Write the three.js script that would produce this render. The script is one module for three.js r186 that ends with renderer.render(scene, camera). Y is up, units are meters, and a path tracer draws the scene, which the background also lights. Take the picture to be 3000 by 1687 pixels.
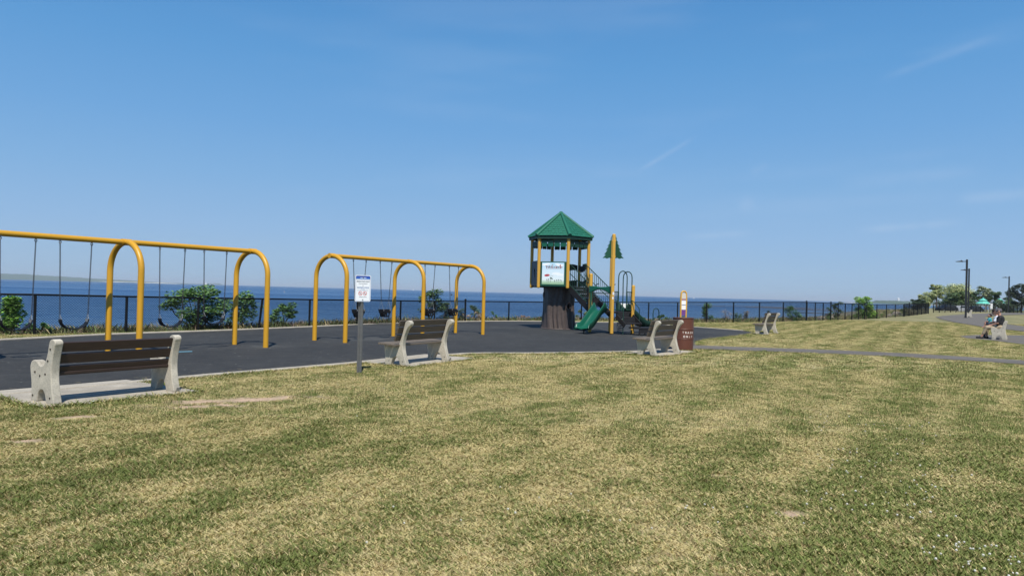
import * as THREE from 'three';
import { mergeGeometries, mergeVertices } from 'three/addons/utils/BufferGeometryUtils.js';
import { RoundedBoxGeometry } from 'three/addons/geometries/RoundedBoxGeometry.js';
import { MarchingCubes } from 'three/addons/objects/MarchingCubes.js';

// ---------------------------------------------------------------- camera, sky, sun, exposure
const scene = new THREE.Scene();
const FOC = 2183, EYE = 1.5, ROLL = 0.0268, PITCH = Math.atan(13.1 / FOC);
const camera = new THREE.PerspectiveCamera(2 * Math.atan(843.5 / FOC) * 180 / Math.PI, 3000 / 1687, 0.1, 60000);
camera.position.set(0, EYE, 0);
camera.rotation.order = 'YXZ';
camera.rotation.set(PITCH, 0, ROLL);
scene.add(camera);
const renderer = new THREE.WebGLRenderer({ antialias: true });
renderer.toneMapping = THREE.LinearToneMapping;
renderer.toneMappingExposure = 1.06;
renderer.shadowMap.enabled = true;
const SUN = new THREE.Vector3(0.22, 2.34, 1.53).normalize();
const sun = new THREE.DirectionalLight(new THREE.Color(1, 0.955, 0.88), 5);
sun.position.copy(SUN).multiplyScalar(120).add(new THREE.Vector3(5, 0, -30));
sun.target.position.set(5, 0, -30);
sun.castShadow = true;
sun.shadow.mapSize.set(4096, 4096);
Object.assign(sun.shadow.camera, { left: -60, right: 60, top: 60, bottom: -60, near: 1, far: 300 });
scene.add(sun, sun.target);

// seeded randomness and noise
function rng(seed) { let a = seed >>> 0; return () => { a = (a + 0x6D2B79F5) | 0; let t = Math.imul(a ^ (a >>> 15), 1 | a); t = (t + Math.imul(t ^ (t >>> 7), 61 | t)) ^ t; return ((t ^ (t >>> 14)) >>> 0) / 4294967296; }; }
function hash(x, y) { let h = Math.imul(x | 0, 374761393) + Math.imul(y | 0, 668265263) | 0; h = Math.imul(h ^ (h >>> 13), 1274126177); return ((h ^ (h >>> 16)) >>> 0) / 4294967296; }
function vnoise(x, y) { const i = Math.floor(x), j = Math.floor(y), f = x - i, g = y - j, a = f * f * (3 - 2 * f), b = g * g * (3 - 2 * g); return (hash(i, j) * (1 - a) + hash(i + 1, j) * a) * (1 - b) + (hash(i, j + 1) * (1 - a) + hash(i + 1, j + 1) * a) * b; }
function fbm(x, y, o = 4) { let s = 0, w = 0.5, t = 0; for (let k = 0; k < o; k++) { s += w * vnoise(x, y); t += w; w *= 0.5; x = x * 2.03 + 17.3; y = y * 2.03 - 9.1; } return s / t; }
const tile = (n, f) => (x, y) => { const u = x / n, v = y / n; let s = 0, w = 0.5, t = 0, p = f; for (let k = 0; k < 4; k++) { const a = u * p, b = v * p, i = Math.floor(a), j = Math.floor(b), c = a - i, d = b - j, e = c * c * (3 - 2 * c), g = d * d * (3 - 2 * d), h = (q, r) => hash(((q % p) + p) % p + k * 131, ((r % p) + p) % p + k * 77); s += w * ((h(i, j) * (1 - e) + h(i + 1, j) * e) * (1 - g) + (h(i, j + 1) * (1 - e) + h(i + 1, j + 1) * e) * g); t += w; w *= 0.5; p *= 2; } return s / t; };
const lerp = (a, b, t) => a + (b - a) * t, clamp = (x, a = 0, b = 1) => Math.min(b, Math.max(a, x));
const sstep = (a, b, x) => { const t = clamp((x - a) / (b - a)); return t * t * (3 - 2 * t); };

// the sky: clear air with thin cirrus
{
  const W = 2048, H = 1024, data = new Float32Array(W * H * 4);
  const stops = [[-90, .10, .15, .22], [-1, .30, .42, .56], [0, .345, .492, .655], [2, .318, .485, .685], [4.2, .280, .465, .715], [8, .213, .418, .700], [12, .156, .366, .678], [17, .110, .315, .632], [22, .080, .263, .572], [35, .048, .180, .450], [60, .030, .118, .330], [90, .026, .100, .290]];
  const at = e => { let k = 0; while (k < stops.length - 2 && stops[k + 1][0] < e) k++; const a = stops[k], b = stops[k + 1], t = clamp((e - a[0]) / (b[0] - a[0])); return [1, 2, 3].map(i => lerp(a[i], b[i], t)); };
  // az in degrees to the right of -Z; streaks: [az0, el0, az1, el1, width, strength]
  const streaks = [[9.6, 9.5, 13.5, 11.8, .075, .13], [26.4, 15.2, 32.9, 17, .2, .05], [13, 4.5, 17.6, 4.8, .2, .06], [25, 5.0, 31, 5.4, .2, .07], [31, 6.9, 36, 7.2, .3, .08], [16.9, 6.6, 17.8, 7.2, .5, .04], [17.6, 9.2, 18.8, 9.7, .25, .04], [-11, 3.5, -2, 3.9, .5, .03], [24, 8.2, 32, 8.8, .5, .03]];
  for (let y = 0; y < H; y++) {
    const el = ((y + .5) / H - .5) * 180, base = at(el);
    for (let x = 0; x < W; x++) {
      // equirectangular: u = atan2(dir.z, dir.x) / 2pi + 0.5
      const a = ((x + .5) / W - .5) * 2 * Math.PI, az = Math.atan2(Math.cos(a), -Math.sin(a)) * 180 / Math.PI;
      let c = 0;
      if (el > 0) {
        const band = fbm(az * .055 + el * .03 + 5, el * .34 - az * .012, 5);
        c = .04 * sstep(.52, .85, band) * sstep(0, 8, el) * (.5 + .5 * sstep(-20, 25, az) * sstep(60, 35, Math.abs(az)) + .3);
        for (const [a0, e0, a1, e1, w, s] of streaks) {
          const dx = a1 - a0, dy = e1 - e0, L2 = dx * dx + dy * dy, t = ((az - a0) * dx + (el - e0) * dy) / L2;
          if (t < -.15 || t > 1.15) continue;
          const wob = (fbm(az * .9, a0 * 7, 3) - .5) * .5, d = Math.abs((az - a0) * dy - (el - e0) * dx) / Math.sqrt(L2) + wob * w;
          c += s * Math.exp(-d * d / (w * w)) * sstep(-.12, .2, t) * sstep(1.12, .75, t) * (.55 + .9 * fbm(az * 1.6 + 3, el * 2, 3));
        }
      }
      const i = (y * W + x) * 4;
      data[i] = base[0] + c * (.95 - base[0]); data[i + 1] = base[1] + c * (.95 - base[1]); data[i + 2] = base[2] + c * (.97 - base[2]); data[i + 3] = 1;
    }
  }
  const sky = new THREE.DataTexture(data, W, H, THREE.RGBAFormat, THREE.FloatType);
  sky.mapping = THREE.EquirectangularReflectionMapping; sky.magFilter = sky.minFilter = THREE.LinearFilter; sky.wrapS = THREE.RepeatWrapping; sky.needsUpdate = true;
  scene.background = sky; scene.environment = sky;
}

// ---------------------------------------------------------------- helpers
const V = (x, y, z) => new THREE.Vector3(x, y, z);
function ray(u, v) {               // direction of a pixel of the 3000 x 1687 photograph
  let x = (u - 1500) / FOC, y = -(v - 843.5) / FOC; const z = -1;
  let c = Math.cos(ROLL), s = Math.sin(ROLL); [x, y] = [c * x - s * y, s * x + c * y];
  c = Math.cos(PITCH); s = Math.sin(PITCH); return V(x, c * y - s * z, s * y + c * z);
}
function ground(u, v, h = 0) { const r = ray(u, v), t = (h - EYE) / r.y; return V(r.x * t, h, r.z * t); }
function uOf(x, y, z) { const p = V(x, y, z).project(camera); return 1500 + 1500 * p.x; }
camera.updateMatrixWorld(); camera.updateProjectionMatrix();

const taken = {};
const numbered = n => { const k = taken[n] = (taken[n] ?? -1) + 1; return k ? `${n}_${String(k).padStart(3, '0')}` : n; };
function tag(o, label, category, group) { o.userData.label = label; o.userData.category = category; if (group) o.userData.group = group; return o; }
function thing(name, label, category, pos = [0, 0, 0], turn = 0, group) { const o = new THREE.Group(); o.name = numbered(name); o.position.set(...pos); o.rotation.y = turn; scene.add(o); return tag(o, label, category, group); }
function part(parent, name, geo, mat, label) { const m = new THREE.Mesh(Array.isArray(geo) ? merge(geo) : geo, mat); m.name = name; m.castShadow = m.receiveShadow = true; if (label) m.userData.label = label; parent.add(m); return m; }
function setting(name, geo, mat) { const m = part(scene, numbered(name), geo, mat); m.userData.kind = 'structure'; return m; }
function copyOf(o, label, group) { const c = o.clone(); c.name = numbered(o.name.replace(/_\d{3}$/, '')); c.userData = { ...o.userData }; if (label) c.userData.label = label; if (group) c.userData.group = group; scene.add(c); return c; }
function merge(list) { const l = list.map(g => { const q = g.index ? g.toNonIndexed() : g; for (const k of Object.keys(q.attributes)) if (!['position', 'normal', 'uv', 'color'].includes(k)) q.deleteAttribute(k); if (!q.attributes.uv) q.setAttribute('uv', new THREE.BufferAttribute(new Float32Array(q.attributes.position.count * 2), 2)); return q; }); return l.length > 1 ? mergeGeometries(l) : l[0]; }
// uv in metres by the face's main direction
function uvm(geo, k = 1, ox = 0, oy = 0) {
  const g = geo.index ? geo.toNonIndexed() : geo, p = g.attributes.position, n = p.count, uv = new Float32Array(n * 2);
  for (let i = 0; i < n; i += 3) {
    const a = V().fromBufferAttribute(p, i), b = V().fromBufferAttribute(p, i + 1), c = V().fromBufferAttribute(p, i + 2);
    const m = b.clone().sub(a).cross(c.clone().sub(a)), ax = Math.abs(m.x), ay = Math.abs(m.y), az = Math.abs(m.z);
    [a, b, c].forEach((q, j) => { const [s, t] = ax >= ay && ax >= az ? [q.z, q.y] : ay >= az ? [q.x, q.z] : [q.x, q.y]; uv[(i + j) * 2] = s * k + ox; uv[(i + j) * 2 + 1] = t * k + oy; });
  }
  g.setAttribute('uv', new THREE.BufferAttribute(uv, 2)); return g;
}
const box = (w, h, d, x = 0, y = 0, z = 0, r = 0) => { const g = r ? new RoundedBoxGeometry(w, h, d, 1, r) : new THREE.BoxGeometry(w, h, d); return uvm(g.translate(x, y, z)); };
function rod(a, b, r, seg = 8, r2 = r) {          // cylinder between two points
  const d = b.clone().sub(a), g = new THREE.CylinderGeometry(r2, r, d.length(), seg, 1);
  g.applyQuaternion(new THREE.Quaternion().setFromUnitVectors(V(0, 1, 0), d.clone().normalize())); g.translate(...a.clone().add(b).multiplyScalar(.5).toArray()); return g;
}
const P3 = l => l.map(p => V(...p));
function tube(pts, r, n = 32, seg = 8, closed = false) { return new THREE.TubeGeometry(new THREE.CatmullRomCurve3(P3(pts), closed, 'centripetal'), n, r, seg, closed); }
function capsulePost(r, y0, y1, seg = 20) { // round-ended post
  const pts = []; pts.push([0, y0]); for (let k = 1; k <= 5; k++) { const a = k / 5 * Math.PI / 2; pts.push([r * Math.sin(a), y0 + r * .6 * (1 - Math.cos(a))]); } for (let k = 5; k >= 1; k--) { const a = k / 5 * Math.PI / 2; pts.push([r * Math.sin(a), y1 - r * .6 * (1 - Math.cos(a))]); } pts.push([0, y1]);
  return new THREE.LatheGeometry(pts.map(p => new THREE.Vector2(...p)), seg);
}
function shapeOf(pts, smooth) { const s = new THREE.Shape(); if (smooth) { const c = new THREE.CatmullRomCurve3(pts.map(p => V(p[0], p[1], 0)), true, 'centripetal').getPoints(pts.length * 5); s.setFromPoints(c.map(p => new THREE.Vector2(p.x, p.y))); } else s.setFromPoints(pts.map(p => new THREE.Vector2(...p))); return s; }
function plate(shape, depth, bevel = .006) { const g = new THREE.ExtrudeGeometry(shape, { depth: depth - 2 * bevel, bevelEnabled: bevel > 0, bevelThickness: bevel, bevelSize: bevel, bevelOffset: -bevel, bevelSegments: 2, curveSegments: 8 }); g.translate(0, 0, bevel - depth / 2); return g; }
// flat sheet from ground outline [[x, z], ...]
function sheet(pts, y) { const g = new THREE.ShapeGeometry(shapeOf(pts.map(([x, z]) => [x, -z]))); g.rotateX(-Math.PI / 2); g.translate(0, y, 0); const p = g.attributes.position, uv = g.attributes.uv; for (let i = 0; i < p.count; i++) uv.setXY(i, p.getX(i), -p.getZ(i)); return g; }
function smoothLine(pts, n, closed = false) { return new THREE.CatmullRomCurve3(pts.map(([x, z]) => V(x, 0, z)), closed, 'centripetal').getSpacedPoints(n).map(p => [p.x, p.z]); }
// strip of given width and height along a ground line
function strip(line, w, y0, y1) {
  const pos = [], uv = [], idx = []; let s = 0;
  line.forEach(([x, z], i) => {
    const a = line[Math.max(0, i - 1)], b = line[Math.min(line.length - 1, i + 1)]; let tx = b[0] - a[0], tz = b[1] - a[1]; const l = Math.hypot(tx, tz); tx /= l; tz /= l;
    if (i) s += Math.hypot(x - line[i - 1][0], z - line[i - 1][1]);
    const nx = -tz * w / 2, nz = tx * w / 2, e = .012;
    [[nx, nz, y0, 0], [nx, nz, y1 - e, .1], [nx * .9, nz * .9, y1, .12], [-nx * .9, -nz * .9, y1, .12 + w], [-nx, -nz, y1 - e, .14 + w], [-nx, -nz, y0, .24 + w]].forEach(q => { pos.push(x + q[0], q[2], z + q[1]); uv.push(s, q[3]); });
    if (i) for (let k = 0; k < 5; k++) { const p = (i - 1) * 6 + k, q = i * 6 + k; idx.push(p, p + 1, q, q, p + 1, q + 1); }
  });
  const g = new THREE.BufferGeometry(); g.setAttribute('position', new THREE.Float32BufferAttribute(pos, 3)); g.setAttribute('uv', new THREE.Float32BufferAttribute(uv, 2)); g.setIndex(idx); g.computeVertexNormals();
  const n = g.attributes.normal; if (n.getY(2) < 0) { g.setIndex(idx.map((_, i) => idx[i - i % 3 + 2 - i % 3])); g.computeVertexNormals(); } return g;
}
function inside(pts, x, z) { let r = false; for (let i = 0, j = pts.length - 1; i < pts.length; j = i++) { const p = pts[i], q = pts[j], b = p[1], d = q[1]; if ((b > z) !== (d > z) && x < (q[0] - p[0]) * (z - b) / (d - b) + p[0]) r = !r; } return r; }
function distTo(line, x, z) { let m = 1e18, side = 0; for (let i = 0; i < line.length - 1; i++) { const a = line[i], b = line[i + 1], ax = a[0], az = a[1], dx = b[0] - ax, dz = b[1] - az; let t = ((x - ax) * dx + (z - az) * dz) / (dx * dx + dz * dz); t = t < 0 ? 0 : t > 1 ? 1 : t; const ex = x - ax - t * dx, ez = z - az - t * dz, d = ex * ex + ez * ez; if (d < m) { m = d; side = dx * (z - az) - dz * (x - ax); } } m = Math.sqrt(m); return side < 0 ? m : -m; }

// textures
function tex(n, fn, opt = {}) {
  const h = opt.h ?? n, d = new Uint8Array(n * h * 4);
  for (let y = 0; y < h; y++) for (let x = 0; x < n; x++) { const c = fn(x, y), i = (y * n + x) * 4, g = Array.isArray(c) ? c : [c, c, c]; d[i] = clamp(g[0]) * 255; d[i + 1] = clamp(g[1]) * 255; d[i + 2] = clamp(g[2]) * 255; d[i + 3] = 255; }
  const t = new THREE.DataTexture(d, n, h); t.wrapS = t.wrapT = THREE.RepeatWrapping; t.magFilter = THREE.LinearFilter; t.minFilter = THREE.LinearMipmapLinearFilter; t.generateMipmaps = true; if (opt.color) t.colorSpace = THREE.SRGBColorSpace; t.repeat.set(opt.rx ?? 1, opt.ry ?? opt.rx ?? 1); t.needsUpdate = true; return t;
}
function canvas(w, h, draw) { const c = document.createElement('canvas'); c.width = w; c.height = h; const x = c.getContext('2d'); draw(x, w, h); const t = new THREE.CanvasTexture(c); t.colorSpace = THREE.SRGBColorSpace; return t; }
const lin = (r, g, b) => new THREE.Color().setRGB(r, g, b);
const std = (c, rough = .7, extra = {}) => new THREE.MeshStandardMaterial({ color: Array.isArray(c) ? lin(...c) : c, roughness: rough, ...extra });
const n8 = tile(256, 8), n32 = tile(256, 32), n4 = tile(512, 4);
const grit = tex(256, (x, y) => .62 + .38 * (n32(x, y) * .6 + n8(x, y) * .4) * 1.1, { rx: 1.4 });
const concreteMap = tex(512, (x, y) => { const a = n4(x, y), b = tile(512, 64)(x, y); const s = .80 + .24 * (a - .5) + .22 * (b - .5) - (b > .70 ? .10 : 0); return [s, s * .985, s * .95]; }, { color: true, rx: .9 });
const concreteBump = tex(256, (x, y) => n32(x, y), { rx: 3 });
const woodMap = tex(512, (x, y) => { const u = y + 26 * tile(512, 4)(x, y); const g = .5 + .5 * Math.sin(u * .42 + 5 * vnoise(u * .11, 3)); const s = .66 + .22 * (vnoise(x * .02, y * .55) - .5) + .22 * g * vnoise(x * .01 + 9, y * .2); return [s, s * .97, s * .93]; }, { color: true, rx: .7, ry: 2.2 });
const scuff = tex(256, (x, y) => { const a = n8(x, y), b = n32(x, y); return .93 + .16 * (a - .5) + .10 * (b - .5) - (b > .74 ? .12 : 0); }, { rx: 2, ry: 2 });
const M = {
  yellow: std([.64, .335, .021], .42, { map: scuff }),
  yellowPlay: std([.69, .385, .057], .4, { map: scuff }),
  chain: std([.055, .058, .066], .5, { metalness: .4 }),
  steel: std([.30, .30, .31], .45, { metalness: .75, map: grit }),
  galv: std([.34, .335, .32], .55, { metalness: .55, map: grit }),
  postSteel: std([.21, .21, .205], .6, { metalness: .45, map: grit }),
  rubberSeat: new THREE.MeshPhysicalMaterial({ color: lin(.010, .010, .012), roughness: .6, specularIntensity: .5 }),
  black: std([.012, .013, .015], .5),
  fence: new THREE.MeshPhysicalMaterial({ color: lin(.006, .007, .008), roughness: .75, specularIntensity: .35 }),
  concrete: std([.74, .70, .615], .88, { map: concreteMap, bumpMap: concreteBump, bumpScale: .0025 }),
  concreteFlat: std([.60, .555, .48], .92, { map: concreteMap, bumpMap: concreteBump, bumpScale: .003 }),
  brownWood: std([.075, .046, .037], .6, { map: woodMap }),
  greyWood: std([.30, .26, .215], .8, { map: woodMap }),
  darkGreyWood: std([.175, .148, .122], .8, { map: woodMap }),
  green: std([.006, .094, .055], .34),
  greenRoof: std([.012, .130, .078], .55),
  greenDark: std([.005, .040, .026], .62),
  trunkPlastic: std([.110, .082, .072], .5),
  darkPlastic: std([.012, .011, .011], .65),
  deck: std([.013, .011, .011], .65),
  white: std([.78, .78, .76], .6),
  bolt: std([.10, .085, .07], .5, { metalness: .7 }),
};

// ---------------------------------------------------------------- the setting
const SEA = -2.5;
// fence along the water, by its post bases (photo pixels)
const fencePix = [[98, 980], [367, 974.5], [578, 968], [757, 962], [905, 957.5], [1045, 952.5], [1172, 948], [1272, 944.5], [1362, 942], [1490, 940.5], [1600, 939.5], [1703, 939], [1806, 941], [1900, 943], [1985, 944.5], [2070, 945], [2149, 944.6], [2225, 944], [2295, 942.6], [2363, 940]];
const fencePts = fencePix.map(([u, v]) => { const p = ground(u, v); return [p.x, p.z]; });
fencePts.unshift([-15.2, -18.6]); fencePts.unshift([-17.3, -16.8]);
const cornerB = [30.2, -63.6], cornerC = [43.8, -75.2], cornerD = [50.5, -86];
const shore = [[-60, 30], [-30, 0], [-17.3, -16.8], ...fencePts.slice(1), cornerB, [46, -84], [62, -118], [92, -172], [140, -260], [190, -340]];
const seaDist = (x, z) => distTo(shore, x, z);
const rise = (x, z) => { const d = Math.hypot(x, z); return (.38 * sstep(58, 135, d) - .9 * sstep(140, 210, d)) * sstep(5, 25, x); };
function height(x, z) {
  const e = seaDist(x, z); let h = rise(x, z) + .012 * (fbm(x * .5, z * .5, 2) - .5) * sstep(2, 5, Math.abs(x) + Math.abs(z)) ;
  if (e > 0) { const g = sstep(8, 26, x); h -= lerp(.05, .035, g) * Math.min(e, lerp(1.8, 6, g)) + 3.6 * sstep(lerp(1.2, 3.5, g), lerp(11, 26, g), e); }
  return h;
}
// outlines
const nearEdge = [[-11, -3.6], [-8.3, -7.05], [-6.51, -9.54], [-5.63, -11.0], [-4.95, -12.12], [-3.98, -13.5], [-3.28, -14.52], [-2.6, -15.6], [-1.55, -17.1], [-.78, -17.9], [.2, -18.2], [1.33, -18.69], [3.19, -19.75], [5.2, -21.35]];
const rightEdge = [[5.88, -23.6], [6.33, -25.42], [7.25, -27.12], [8.84, -29.53], [10.4, -32.2], [10.9, -33.8], [9.91, -36], [8.4, -38.3], [6.61, -40.4], [3.76, -39.98]];
const farEdge = [[3.76, -39.98], [1.4, -39.2], [-.82, -37.78], [-3.2, -35.2], [-5.72, -31.47], [-7.9, -26.9], [-9.64, -23.6], [-11.3, -20.9], [-12.4, -17.9], [-14.6, -13.5], [-17, -8]];
const nearLine = smoothLine(nearEdge, 44), rightLine = smoothLine(rightEdge, 26), farLine = smoothLine(farEdge, 36);
const rubber = [...nearLine, ...rightLine, ...farLine];
const pathA = smoothLine([[5.1, -22.35], [6.0, -22.25], [7.1, -22.05], [9.1, -21.85], [11.6, -21.1], [13.6, -19.7], [18, -15.2], [24, -8]], 24);
const pathB = [[31.5, -40], [30.0, -43.6], [32.2, -50.9], [35.8, -60], [39.8, -69], [43.6, -76.5], [47.5, -82], [56, -92], [70, -108], [90, -128], [130, -165], [131, -158], [95, -125], [74, -105], [60, -91.5], [51.5, -81], [47.5, -74.5], [43.5, -67], [39.25, -59], [37.46, -54.4], [36.2, -48], [36.5, -40]];
const padE = [[20.3, -33.2], [21.1, -35], [23.2, -37], [27, -38.2], [31.8, -42], [36, -43], [37, -36], [27, -27], [21.2, -27.2], [20.0, -28.9], [20.4, -31.2]];
// pads under the benches, as [centre x, z, turn, length, depth]
const AX = (dx, dz) => Math.atan2(-dz, dx);
const benchSpots = [
  { x: -5.20, z: -9.68, a: AX(.54, -.84), kind: 'A', y: .026, scale: .955 },
  { x: -1.86, z: -15.2, a: AX(.47, -.88), kind: 'B', y: .026, scale: .98 },
  { x: 3.84, z: -19.2, a: AX(.57, -.82), kind: 'B', y: .026, scale: .97 },
  { x: 11.0, z: -32.0, a: AX(.56, -.83), kind: 'B', y: .026 },
  { x: 21.72, z: -33.1, a: AX(.56, -.83), kind: 'A' },
  { x: 48.3, z: -78.6, a: AX(.5, -.86), kind: 'A' },
];
const pads = [[-5.60, -9.98, benchSpots[0].a, 2.0, 1.78], [-1.96, -15.80, benchSpots[1].a, 2.5, 1.36], [3.96, -19.72, benchSpots[2].a, 2.4, 1.12], [10.75, -32.0, benchSpots[3].a, 1.8, .7]];
const inPad = (x, z, m = 0) => pads.some(([cx, cz, a, l, d]) => { const dx = x - cx, dz = z - cz, p = dx * Math.cos(a) - dz * Math.sin(a), q = dx * Math.sin(a) + dz * Math.cos(a); return Math.abs(p) < l / 2 + m && Math.abs(q) < d / 2 + m; });
const nearPathA = (x, z) => x < 4 || z > -7 || z < -26 ? 9 : Math.abs(distTo(pathA, x, z));
const onHard = (x, z) => (x < 5.5 && z < -7 && z > -22 && Math.abs(distTo(nearLine, x, z)) < .085) || (x < 11.2 && inside(rubber, x, z)) || nearPathA(x, z) < .82 || inPad(x, z, -.03) || (x > 19 && (inside(pathB, x, z) || inside(padE, x, z)));

// what grows where: dryness 0..1, bare soil 0..1
const soilSpots = [[-3.45, -9.75, 1.0, .28, .5], [-3.75, -9.15, .7, .2, .3], [-4.7, -8.2, .5, .16, .4], [-4.4, -6.9, .4, .14, .2], [1.8, -6.3, .22, .12, 0], [2.0, -5.2, .2, .1, .4]];
function cover(x, z) {
  const p = .49 * x - .87 * z, q = .87 * x + .49 * z;                    // along and across the mower's passes
  let d = 1.0 * (fbm(p * .55 + 40, q * .9 + 7, 4) - .5) + 1.5 * (fbm(p * 2.0 + 11, q * 3.6 + 3, 3) - .5) + .8 * (fbm(x * 7, z * 7, 2) - .5);
  const w = Math.sin(q * 5.3 + 3.2 * fbm(p * .25, q * .4, 2)); d = .45 + d * .82 + (.11 + .06 * sstep(14, 30, Math.sqrt(x * x + z * z))) * w + .22 * Math.max(0, w - .5) * (.4 + fbm(p * .4 + 3, q, 2));
  d -= .34 * sstep(1.4, 4.5, x) * sstep(-13, -6, z);                     // greener to the right, near
  d -= .25 * sstep(7, 11, x) * sstep(-21, -15, z);
  d -= .12 * sstep(-5.5, -3.9, z) ;
  d += .16 * sstep(-8, -14, z) * sstep(4, 0, Math.abs(x + .5) - 2) * sstep(-24, -16, z);
  let so = 0; for (const [a, b, w, h, t] of soilSpots) { const dx = x - a, dz = z - b, u = (dx * Math.cos(t) - dz * Math.sin(t)) / w, v = (dx * Math.sin(t) + dz * Math.cos(t)) / h; so = Math.max(so, 1.25 - Math.sqrt(u * u + v * v) - 1.8 * (fbm(x * 4.5, z * 4.5, 4) - .42)); }
  so = Math.max(so, 1.7 * (fbm(x * .9 + 90, z * .9, 4) - .70));
  const edge = Math.min(nearPathA(x, z) - .82);
  if (edge < .2) d += .35 * sstep(.2, 0, edge);
  return [clamp(d), clamp(so * 1.5)];
}
const GREEN = [.100, .126, .026], STRAW = [.500, .412, .218], SOIL = [.52, .36, .25];
const bare = (x, z) => { const [d, s] = cover(x, z), k = .92; return [0, 1, 2].map(i => lerp(lerp(GREEN[i], STRAW[i] * .88, .14 + .7 * d) * k, SOIL[i], s)); };
{
  const axis = segs => { const r = [segs[0][0]]; for (const [a, b, n] of segs) for (let k = 1; k <= n; k++) r.push(a + (b - a) * k / n); return r; };
  const xs = axis([[-70, -18, 14], [-18, -9, 18], [-9, 14, 92], [14, 60, 58], [60, 120, 40], [120, 330, 24]]), zs = axis([[24, -2, 14], [-2, -26, 112], [-26, -70, 66], [-70, -130, 44], [-130, -340, 30]]);
  const pos = [], col = [], uv = [], idx = [];
  zs.forEach((z, j) => xs.forEach((x, i) => {
    pos.push(x, height(x, z), z); uv.push(x, -z);
    const e = seaDist(x, z), c = bare(x, z), w = sstep(2.5, 7, e);
    const b = [.16, .145, .09]; col.push(...[0, 1, 2].map(k => lerp(c[k], b[k], w)));
    if (i && j) { const a = (j - 1) * xs.length + i - 1, d = a + xs.length; idx.push(a, a + 1, d, d, a + 1, d + 1); }
  }));
  const g = new THREE.BufferGeometry(); g.setAttribute('position', new THREE.Float32BufferAttribute(pos, 3)); g.setAttribute('uv', new THREE.Float32BufferAttribute(uv, 2)); g.setAttribute('color', new THREE.Float32BufferAttribute(col, 3));
  g.setIndex(idx.map((_, i) => idx[i - i % 3 + 2 - i % 3])); g.computeVertexNormals(); if (g.attributes.normal.getY(0) < 0) { g.setIndex(idx); g.computeVertexNormals(); }
  const blade = tex(512, (x, y) => { const a = tile(512, 128)(x, y), b = tile(512, 32)(x, y); return .93 + .55 * (a - .5) + .40 * (b - .5); }, { rx: .45 });
  setting('lawn', g, new THREE.MeshStandardMaterial({ vertexColors: true, roughness: 1, map: blade, bumpMap: blade, bumpScale: .03 }));
}
// play surface of poured rubber crumb
{
  // one map over the whole yard, about 2 cm to a texel: crumb, wear under the swings, blown straw along the edges
  const W = 1536, H = 2048, X0 = -18, Z0 = -42, SX = 30, SZ = 40, R = rng(5), add = new Float32Array(W * H), tan = new Float32Array(W * H);
  const speck = (x, z, l, s, arr) => { const a = R() * 6.3, px = (x - X0) / SX * W, pz = (z - Z0) / SZ * H; for (let t = -l; t <= l; t += .7) { const i = (pz + t * Math.sin(a)) | 0, j = (px + t * Math.cos(a)) | 0; if (i >= 0 && i < H && j >= 0 && j < W) arr[i * W + j] = s; } };
  for (let k = 0; k < 16000; k++) speck(X0 + R() * SX, Z0 + R() * SZ, R() * 1.6, .05 + .32 * R() ** 3, add);
  for (const line of [nearLine, farLine, rightLine]) for (let k = 0; k < 2600; k++) { const i = Math.floor(R() * (line.length - 1)), t = R(), g = () => (R() + R() + R() - 1.5) * .5; speck(lerp(line[i][0], line[i + 1][0], t) + g(), lerp(line[i][1], line[i + 1][1], t) + g(), R() * 2, .3 + .6 * R(), tan); }
  const worn = [[-9.0, -14.5], [-8.8, -14.9], [-7.7, -16.4], [-7.0, -17.5], [-6.2, -18.0], [-5.9, -18.3], [-4.2, -21.8], [-3.9, -22.3], [-2.7, -24.1], [-2.2, -24.9], [2.6, -28.0], [4.6, -27.6]];
  const map = tex(W, (i, j) => {
    const x = X0 + i / W * SX, z = Z0 + j / H * SZ, k = j * W + i; let s = .180 + .075 * (hash(i, j) - .5) + .05 * (vnoise(x * 5, z * 5) - .5) + .085 * (fbm(x * .45, z * .45, 3) - .5) + add[k];
    for (const [a, b] of worn) { const dx = x - a, dz = z - b, q = dx * dx + dz * dz; if (q < .8) s += .055 * Math.max(0, 1 - Math.sqrt(q) / .85) * (.3 + 1.3 * vnoise(x * 6, z * 6)); }
    const t = tan[k]; return [lerp(s, .62, t), lerp(s * .99, .55, t), lerp(s * .94, .38, t)];
  }, { color: true, h: H });
  const yard = sheet(rubber, .016), yp = yard.attributes.position, yu = yard.attributes.uv; for (let i = 0; i < yp.count; i++) yu.setXY(i, (yp.getX(i) - X0) / SX, (yp.getZ(i) - Z0) / SZ);
  setting('playground_surface', yard, std([1, 1, 1], .93, { map }));
  // worn blue paint line by the swings
  const a = ground(512, 1032), b = ground(562, 1030.5), c = ground(562, 1033.5), d = ground(512, 1035.5);
  setting('paint_line', sheet([a, b, c, d].map(p => [p.x, p.z]), .021), std([.10, .23, .29], .9, { map: grit }));
}
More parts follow.
